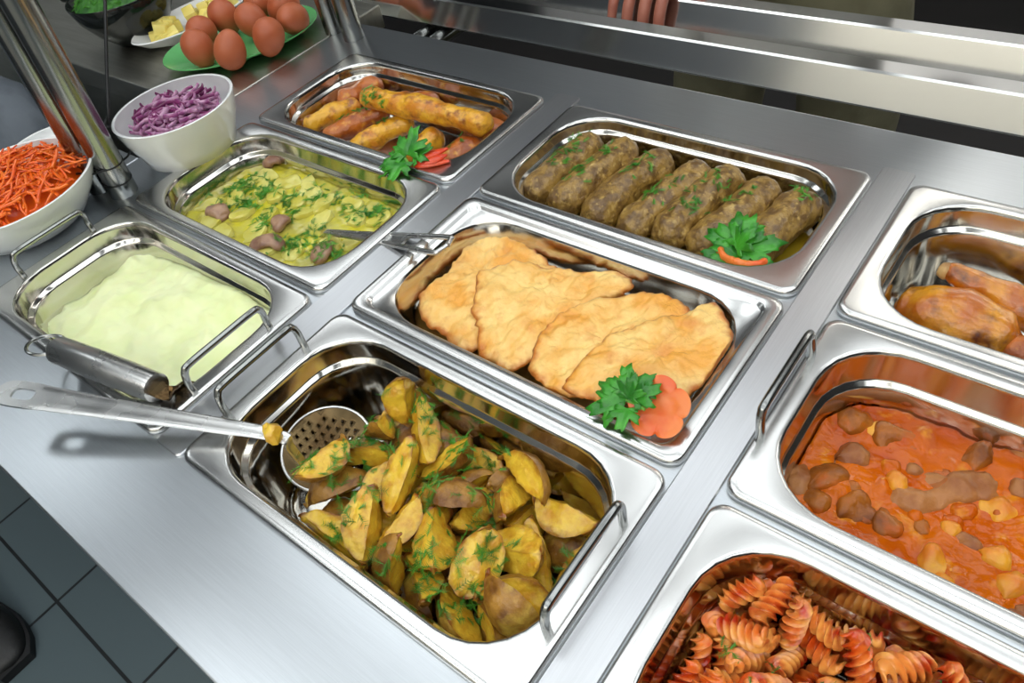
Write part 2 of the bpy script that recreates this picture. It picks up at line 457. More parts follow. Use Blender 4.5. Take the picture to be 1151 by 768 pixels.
# ---------------------------------------------------------------- rails on the customers' side
def rail(y, label):
    # profile: staff-side face leans back
    pr = [(y + .012, -.036), (y - .006, -.034), (y - .008, -.031), (y + .006, -.001), (y + .0085, .001), (y + .030, .001), (y + .032, -.001), (y + .032, -.034), (y + .030, -.036)]
    V, F = loft([[Vector((x, a, b)) for a, b in pr] for x in (-.95, 1.35)], True, True)
    return single('tray_rail', (V, F), M['polish'], label, 'tray rail', 'tray rails', angle=30, smooth=False)
RAILY = (.702, .795)
rail(RAILY[0], 'long steel tray rail nearest the counter front')
rail(RAILY[1], 'second long steel tray rail, the one the hand grips')
def bracket(x, label):
    r = root('rail_bracket', (x, .62, -.05), label, 'bracket')
    for dx in (-.016, .016):
        part('arm', tube([(x + dx, .613, -.0475), (x + dx, .86, -.0475)], .0112, 14), M['tube'], r)
bracket(-.357, 'pair of round steel tubes carrying the tray rails at left')
bracket(.95, 'pair of round steel tubes carrying the tray rails at right')
single('lower_tube', tube([(-.56, .72, -.16), (.9, .72, -.16)], .012, 14, rnd=True), M['tube'], 'thin steel tube running below the tray rails', 'tube')
# ---------------------------------------------------------------- potato wedges and pasta spirals (shared shapes)
def wedge(a, r, half, seed, whole=False):
    """wedge of a potato: length 2a along x, radius r, two flat cut faces meeting in a ridge; material 0 flesh, 1 skin; third value = browning"""
    nu, na, nf = 25, 11, 7
    V, F, MI, B = [], [], [], []
    rnd = random.Random(seed)
    bend = rnd.uniform(-.12, .12); sk = rnd.uniform(-.25, .25); off = rnd.uniform(-.35, .15)
    for i in range(nu):
        u = math.sin((-1 + 2 * i / (nu - 1)) * PI / 2)
        s = max(.05, (1 - abs(u) ** 2.1) ** .62)
        A = [half - 2 * half * k / (na - 1) for k in range(na)]
        h = .55 * r
        def arc(t): return Vector((0, math.sin(t) * r * s, -math.cos(t) * r * s + h))
        ctr = Vector((0, off * r * s * .4, h * (.55 + .45 * s)))
        p0, p1 = arc(A[0]), arc(A[-1]); pts = []
        for k in range(nf): pts.append((p1.lerp(ctr, k / nf), (1 - k / nf) ** 3 if k else 1))
        for k in range(nf): pts.append((ctr.lerp(p0, k / nf), max(.75 * (1 - k / nf) ** 6, (k / nf) ** 3)))
        for k in range(na - 1): pts.append((arc(A[k]), 1 if k == 0 else 0))
        e = abs(u) ** 6
        for q, br in pts:
            V.append(Vector((a * u + sk * q.y, q.y + bend * a * (1 - u * u), q.z))); B.append(max(br * .75, e))
        ring = len(pts)
    for i in range(nu - 1):
        for k in range(ring):
            F.append((i * ring + k, i * ring + (k + 1) % ring, (i + 1) * ring + (k + 1) % ring, (i + 1) * ring + k)); MI.append(0 if k < 2 * nf else 1)
    F.append(tuple(range(ring - 1, -1, -1))); MI.append(1)
    F.append(tuple((nu - 1) * ring + k for k in range(ring))); MI.append(1)
    V, F = lump(V, F, .0026, 60, seed, .0015, 210)
    return V, F, MI, B

WEDGES = [(.029, .020, .72, 1), (.026, .022, .80, 2), (.032, .019, .66, 3), (.024, .021, 1.0, 4), (.028, .022, .75, 5), (.022, .020, .9, 6), (.025, .0175, 1.5, 7), (.031, .021, .6, 8)]

def fusillo(L, R, turns, seed):
    """spiral pasta: three-bladed section swept and twisted along x, gently bent"""
    rnd = random.Random(seed); n = 24; m = 72; V, F = [], []
    bend = rnd.uniform(-.10, .10)
    for i in range(m + 1):
        t = i / m; x = (t - .5) * L
        tw = 2 * PI * turns * t
        e = min(1, min(t, 1 - t) * 9 + .45)
        for k in range(n):
            ph = 2 * PI * k / n
            lobe = .5 + .5 * math.cos(3 * ph)
            rr = R * e * (.42 + .58 * lobe ** 1.4)
            a = ph + tw
            V.append(Vector((x, rr * math.cos(a) + bend * L * (4 * t * (1 - t)), rr * math.sin(a))))
    for i in range(m):
        for k in range(n): F.append((i * n + k, i * n + (k + 1) % n, (i + 1) * n + (k + 1) % n, (i + 1) * n + k))
    F.append(tuple(range(n - 1, -1, -1))); F.append(tuple(m * n + k for k in range(n)))
    return lump(V, F, .0013, 90, seed)
FUS = [(.034, .0073, 2.1, 1), (.030, .0076, 1.9, 2), (.037, .0070, 2.3, 3), (.033, .0077, 2.0, 4)]
# ---------------------------------------------------------------- food materials
M['flesh'] = mat('potato_flesh', S(230, 192, 58), S(206, 148, 34), scale=105, lo=.42, hi=.66, rough=.32, bump=.7, bscale=240, coat=.35, sss=.12, sssr=.004, attr='brown', acol=S(134, 72, 18))
M['skin'] = mat('potato_skin', S(170, 122, 44), S(116, 72, 24), scale=70, lo=.4, hi=.62, c3=S(206, 172, 70), scale3=45, lo3=.58, hi3=.7, rough=.32, bump=.8, bscale=200, coat=.15, spec=.4)
M['dill'] = mat('dill_green', S(84, 158, 44), S(52, 120, 32), scale=60, rough=.5)
M['parsley'] = mat('parsley_green', S(66, 158, 40), S(36, 116, 28), scale=60, lo=.4, hi=.6, rough=.38, coat=.15, bump=.3, bscale=200, sss=.1, sssr=.002)
M['stem'] = mat('stem_green', S(110, 170, 70), rough=.4)
M['pasta'] = mat('tomato_pasta', S(240, 168, 82), S(222, 98, 26), scale=45, lo=.42, hi=.62, c3=S(184, 42, 8), scale3=48, lo3=.50, hi3=.62, rough=.28, coat=.4, bump=.15, bscale=150, sss=.12, sssr=.004)
M['kebab'] = mat('minced_meat', S(156, 122, 56), S(104, 74, 30), scale=110, lo=.4, hi=.6, c3=S(190, 158, 88), scale3=190, lo3=.56, hi3=.7, rough=.42, bump=1.0, bscale=260, coat=.3)
M['roll_gold'] = mat('golden_crust', S(232, 174, 42), S(206, 128, 24), scale=60, lo=.42, hi=.62, c3=S(132, 64, 12), scale3=90, lo3=.52, hi3=.70, rough=.36, bump=.9, bscale=190, coat=.35)
M['roll_brown'] = mat('brown_crust', S(190, 104, 28), S(146, 68, 16), scale=60, lo=.42, hi=.62, c3=S(226, 168, 62), scale3=80, lo3=.56, hi3=.7, rough=.36, bump=.9, bscale=190, coat=.35)
M['batter'] = mat('fried_batter', S(246, 206, 124), S(234, 166, 66), scale=34, lo=.40, hi=.62, c3=S(216, 138, 50), scale3=52, lo3=.56, hi3=.74, rough=.42, bump=1.0, bscale=150, coat=.2, sss=.08, sssr=.003, attr='brown', acol=S(196, 112, 34))
M['mash'] = mat('mashed_potato', S(236, 243, 192), S(224, 235, 166), scale=22, lo=.45, hi=.7, rough=.42, bump=.25, bscale=60, sss=.2, sssr=.008)
M['stew'] = mat('stew_broth', S(206, 196, 50), S(184, 178, 84), scale=38, lo=.4, hi=.62, c3=S(150, 138, 60), scale3=80, lo3=.56, hi3=.7, rough=.18, bump=.5, bscale=90, coat=.4)
M['boiled'] = mat('boiled_potato', S(220, 214, 122), S(202, 192, 74), scale=40, rough=.35, bump=.2, bscale=120, coat=.3, sss=.15, sssr=.005)
M['meat'] = mat('stewed_meat', S(172, 136, 108), S(134, 94, 76), scale=60, rough=.4, bump=.6, bscale=150, coat=.3)
M['goulash'] = mat('tomato_gravy', S(200, 98, 8), S(176, 70, 2), scale=26, lo=.4, hi=.62, c3=S(216, 142, 34), scale3=70, lo3=.56, hi3=.72, rough=.07, bump=.6, bscale=75, spec=.25)
M['gmeat'] = mat('gravy_meat', S(164, 94, 28), S(122, 64, 18), scale=55, lo=.4, hi=.62, c3=S(184, 88, 18), scale3=60, lo3=.5, hi3=.66, rough=.24, bump=.7, bscale=140, coat=.05, spec=.3)
M['gmeat_pale'] = mat('pale_gravy_meat', S(170, 112, 62), S(138, 78, 38), scale=55, lo=.4, hi=.62, rough=.3, bump=.6, bscale=140, coat=.05, spec=.3)
M['pepper'] = mat('soft_vegetable', S(222, 156, 40), S(214, 120, 30), scale=55, rough=.3, bump=.4, bscale=120, coat=.15, spec=.4)
M['chicken'] = mat('roast_skin', S(220, 150, 34), S(182, 96, 16), scale=34, lo=.42, hi=.6, c3=S(88, 36, 8), scale3=52, lo3=.52, hi3=.70, rough=.22, bump=.8, bscale=130, coat=.5)
M['bone'] = mat('bone', S(196, 160, 104), S(150, 104, 58), scale=70, rough=.5)
M['carrot'] = mat('carrot_slice', S(236, 128, 54), S(228, 96, 34), scale=50, rough=.35, coat=.2, sss=.1, sssr=.003)
M['tomato'] = mat('tomato_slice', S(216, 58, 30), S(226, 84, 36), scale=50, rough=.3, coat=.3, sss=.1, sssr=.003)
M['oil'] = mat('cooking_juice', S(176, 150, 40), S(150, 118, 26), scale=30, rough=.1, coat=.5)

def pc(i, j): return CX[i] + PL / 2, RY[j] + PW / 2
def inside(x, y, hx, hy, r):
    dx, dy = max(0, abs(x) - (hx - r)), max(0, abs(y) - (hy - r))
    return math.hypot(dx, dy) <= r and abs(x) <= hx and abs(y) <= hy
def surf(cx, cy, hx, hy, r, zf, skirt=.02, step=.0032, n=24):
    """a filled surface meeting the pan wall, with real depth below it"""
    nx, ny = int(2 * hx / step), int(2 * hy / step)
    P = {}; V, F = [], []
    for i in range(nx + 1):
        for j in range(ny + 1):
            x, y = -hx + 2 * hx * i / nx, -hy + 2 * hy * j / ny
            dx, dy = abs(x) - (hx - r), abs(y) - (hy - r)
            if dx > 0 and dy > 0 and math.hypot(dx, dy) > r:
                k = r / math.hypot(dx, dy)
                x = math.copysign(hx - r + dx * k, x); y = math.copysign(hy - r + dy * k, y)
            P[i, j] = len(V); V.append(Vector((cx + x, cy + y, zf(x, y))))
    for i in range(nx):
        for j in range(ny): F.append((P[i, j], P[i + 1, j], P[i + 1, j + 1], P[i, j + 1]))
    loop = [P[i, 0] for i in range(nx)] + [P[nx, j] for j in range(ny)] + [P[i, ny] for i in range(nx, 0, -1)] + [P[0, j] for j in range(ny, 0, -1)]
    m = len(V)
    for q in loop: V.append(Vector((cx + (V[q].x - cx) * .93, cy + (V[q].y - cy) * .9, zf(0, 0) - skirt)))
    L = len(loop)
    for k in range(L): F.append((loop[k], m + k, m + (k + 1) % L, loop[(k + 1) % L]))
    F.append(tuple(m + k for k in range(L)))
    return V, F

# ---------------------------------------------------------------- chopped herbs
def feather(p, d, up, L, rnd, V, F, w=.00028):
    """one dill frond: a stem with fine side threads"""
    def thread(a, b):
        t = (b - a); s = t.cross(up); 
        if s.length < 1e-9: return
        s.normalize(); s *= w; u = t.cross(s).normalized() * w
        n = len(V)
        V.extend([a + s, a - s * .6 + u, a - s * .6 - u, b]); F.extend([(n, n + 1, n + 3), (n + 1, n + 2, n + 3), (n + 2, n, n + 3), (n, n + 2, n + 1)])
    s = d.cross(up).normalized()
    thread(p, p + d * L)
    k = int(rnd.uniform(5, 9))
    for i in range(k):
        q = p + d * L * (.15 + .8 * i / k)
        for sg in (1, -1):
            l = L * rnd.uniform(.25, .5)
            thread(q, q + (d * .6 + s * sg * rnd.uniform(.6, 1) + up * rnd.uniform(-.15, .5)).normalized() * l)

def scene_bvh(objs):
    V, F = [], []
    bpy.context.view_layer.update()
    for o in objs:
        if o.type != 'MESH': continue
        n = len(V); mw = o.matrix_world
        V += [mw @ v.co for v in o.data.vertices]; F += [tuple(a + n for a in p.vertices) for p in o.data.polygons]
    return BVHTree.FromPolygons(V, F)

def dill(name, label, objs, spots, seed, lmin=.006, lmax=.014, group=None):
    """spots: (x, y, spread, fronds)"""
    bv = scene_bvh(objs); rnd = random.Random(seed); V, F = [], []
    for x, y, sp, k in spots:
        for _ in range(k):
            q = Vector((x + rnd.gauss(0, sp), y + rnd.gauss(0, sp), .1))
            h = bv.ray_cast(q, Vector((0, 0, -1)))
            if h[0] is None or h[0].z < -.09: continue
            nrm = h[1] if h[1].z > 0 else -h[1]
            if nrm.z < .25: continue
            a = rnd.uniform(0, 2 * PI); d = Vector((math.cos(a), math.sin(a), 0)); d = (d - nrm * d.dot(nrm)).normalized()
            d = (d + nrm * rnd.uniform(.0, .3)).normalized()
            feather(h[0] + nrm * .0006, d, nrm, rnd.uniform(lmin, lmax), rnd, V, F)
    return single(name, (V, F), M['dill'], label, 'herbs', kind='stuff', smooth=False, norm=False)

def leaf(p, d, up, size, seed):
    """a parsley leaflet: three toothed lobes, folded along its middle"""
    rnd = random.Random(seed); d = d.normalized(); up = (up - d * up.dot(d)).normalized(); s = d.cross(up)
    out = []
    N = 54
    for i in range(N):
        t = -PI + 2 * PI * i / N
        lob = 0
        for c, wd, h in ((0, .56, 1.0), (.98, .46, .84), (-.98, .46, .84), (1.9, .42, .5), (-1.9, .42, .5)):
            lob = max(lob, h * max(0, 1 - ((t - c) / wd) ** 2) ** .6)
        r = size * (.16 + .72 * lob) * (1 + .12 * math.sin(t * 17 + seed))
        out.append((r * math.cos(t) + size * .12, r * math.sin(t)))
    V, F = [], []
    K = 4
    for k in range(1, K + 1):
        for x, y in out:
            X, Y = x * k / K, y * k / K
            z = -.25 * X * X / size + .28 * abs(Y) - .5 * Y * Y / size + .05 * size * math.sin(X / size * 9 + seed) * k / K
            V.append(p + d * X + s * Y + up * z)
    V.append(p.copy()); c = len(V) - 1
    for i in range(N): F.append((c, i, (i + 1) % N))
    for k in range(K - 1):
        for i in range(N): F.append((k * N + i, (k + 1) * N + i, (k + 1) * N + (i + 1) % N, k * N + (i + 1) % N))
    return V, F

def parsley(base, leaves, stem, label):
    """leaves: (dx, dy, dz, dirx, diry, dirz, size)"""
    r = root('parsley_sprig', base, label, 'parsley', 'parsley garnishes')
    b = Vector(base)
    part('stem', tube(smoothpath([b + Vector(s) for s in stem], 5), .0013, 6), M['stem'], r)
    for i, (dx, dy, dz, a, bb, c, sz) in enumerate(leaves):
        part('leaf', leaf(b + Vector((dx, dy, dz)), Vector((a, bb, c)), Vector((0, -.35, 1)), sz, i * 3 + int(sz * 9000)), M['parsley'], r, solid=.0005, norm=False, angle=70)
    return r

# ---------------------------------------------------------------- roasted potatoes
POT = [(4,-0.0625,-0.0419,-0.0706,0.467,0.397,0.648,0.453),(0,0.0542,-0.0424,-0.0782,0.161,-0.306,-0.841,0.416),(5,0.0438,-0.0225,-0.0576,0.244,0.505,0.795,0.23),(3,-0.0297,-0.0418,-0.0738,0.002,-1.0,0.006,0.016),(1,-0.0449,0.0013,-0.0754,0.984,-0.005,0.015,-0.175),(3,-0.0083,0.0004,-0.0703,0.444,0.412,0.293,0.739),(3,0.0623,0.0094,-0.0761,0.354,-0.06,0.092,0.929),(6,-0.0004,-0.058,-0.0662,0.657,-0.722,-0.215,0.037),(4,0.0305,-0.0483,-0.0752,0.348,-0.862,0.343,-0.137),(5,0.1258,-0.0391,-0.0713,0.237,0.437,-0.332,-0.802),(0,-0.0213,0.0523,-0.0782,0.138,-0.259,-0.856,0.426),(6,0.0213,0.0386,-0.0755,0.051,-0.111,0.404,-0.906),(3,-0.0421,-0.0441,-0.055,0.085,-0.462,-0.872,0.136),(4,0.0912,-0.0435,-0.0754,0.347,-0.769,0.493,-0.212),(0,0.0651,-0.021,-0.0743,0.077,-0.135,0.095,0.983),(2,-0.0287,-0.0609,-0.0433,0.05,0.18,-0.289,0.939),(2,0.1049,0.0516,-0.0781,0.139,0.01,-0.055,0.989),(0,-0.0482,-0.0085,-0.0584,0.077,-0.815,0.447,0.361),(5,0.0249,-0.003,-0.0758,0.383,0.008,-0.236,-0.893),(0,0.0984,-0.0131,-0.0733,0.544,-0.576,0.334,-0.511),(2,-0.0654,0.0457,-0.0693,0.02,0.322,-0.308,0.895),(6,-0.0276,0.0162,-0.0584,0.579,0.452,0.539,0.412),(7,0.0149,0.0216,-0.0596,0.055,0.826,0.407,0.385),(2,-0.0527,0.0272,-0.0705,0.075,-0.991,-0.065,0.089),(5,0.0096,0.0576,-0.066,0.061,-0.102,0.551,-0.826),(1,0.0384,0.0146,-0.0571,0.612,-0.24,-0.031,0.753),(5,0.0109,-0.0041,-0.054,0.927,0.093,-0.042,-0.36),(4,0.0789,-0.0564,-0.0562,0.7,-0.675,0.227,-0.053),(4,-0.0025,-0.0311,-0.0599,0.858,-0.495,0.094,-0.096),(5,0.0431,0.0536,-0.0606,0.015,0.687,0.467,-0.557),(2,0.0983,0.0093,-0.0607,0.338,0.164,0.216,0.901),(2,-0.0507,0.0373,-0.05,0.126,0.555,0.818,0.084),(6,-0.0293,0.0534,-0.0516,0.159,0.125,0.975,-0.097),(4,0.1184,-0.035,-0.0295,0.395,-0.845,0.164,0.32),(3,0.1035,0.0329,-0.0741,0.049,0.095,0.963,0.246),(2,-0.0299,0.043,-0.0358,0.925,0.053,0.062,-0.37),(0,-0.0608,0.0048,-0.036,0.126,-0.238,0.873,-0.406),(5,-0.0621,0.0533,-0.023,0.241,0.619,0.011,0.747),(5,0.1064,-0.0437,-0.054,0.538,0.768,-0.115,-0.328),(4,0.0676,0.0369,-0.0697,0.706,-0.22,-0.127,-0.662),(5,0.0079,-0.0252,-0.0421,0.69,-0.1,-0.137,0.704),(2,0.0637,-0.007,-0.055,0.195,-0.627,-0.698,0.287),(2,-0.018,-0.0003,-0.0309,0.504,0.265,0.189,0.8),(7,0.0474,-0.0505,-0.0452,0.158,-0.286,-0.2,0.924),(4,0.1081,-0.0197,-0.0444,0.7,0.658,0.277,0.033),(4,0.0414,-0.027,-0.0357,0.4,-0.051,0.115,0.908),(7,-0.0313,-0.0173,-0.0434,0.616,-0.466,0.459,-0.44),(4,-0.0634,-0.0301,-0.0393,0.042,0.885,0.457,0.08),(4,0.0596,0.033,-0.0452,0.616,0.23,0.64,0.397),(1,0.0005,0.0349,-0.0467,0.462,0.366,-0.412,-0.695),(0,0.0228,-0.0571,-0.0391,0.297,-0.64,-0.504,-0.498),(4,0.0995,0.046,-0.0536,0.985,-0.168,-0.043,0.014),(6,0.0705,-0.0189,-0.0393,0.552,0.352,0.072,0.752),(7,0.1269,0.0179,-0.0683,0.6,0.404,0.112,0.681),(4,0.0644,0.0563,-0.034,0.663,0.733,-0.132,-0.078),(4,-0.0121,-0.0444,-0.0327,0.409,0.285,0.255,0.829),(7,-0.0627,0.0243,-0.0294,0.4,-0.279,0.28,0.827),(3,-0.0673,-0.0274,-0.0201,0.7,0.042,-0.146,-0.698),(6,0.0273,0.0139,-0.0299,0.101,-0.167,0.91,-0.365),(3,0.0907,0.0066,-0.0462,0.966,0.177,-0.152,0.108)]
cx, cy = pc(1, 0)
wmesh = []
for i, wd in enumerate(WEDGES):
    V, F, MI, B = wedge(*wd); me = fixn(mesh('potato_wedge', V, F, [M['flesh'], M['skin']], True, 50, MI)); me.attributes.new('brown', 'FLOAT', 'POINT').data.foreach_set('value', B); wmesh.append(me)
pots = []
for n, (k, x, y, z, a, b, c, d) in enumerate(POT):
    o = link('potato_wedge', wmesh[k], (cx + x, cy + y, z), (a, b, c, d))
    tag(o, 'roasted golden potato wedge with browned skin, in the deep pan of dill potatoes', 'potato wedge', 'roasted potato wedges')
    pots.append(o)
rnd = random.Random(11)
spots = [(cx + rnd.uniform(-.09, .13), cy + rnd.uniform(-.062, .062), .007, rnd.randint(4, 15)) for _ in range(44)]
dill('chopped_dill', 'green chopped dill scattered over the roasted potato wedges', pots, spots, 3)

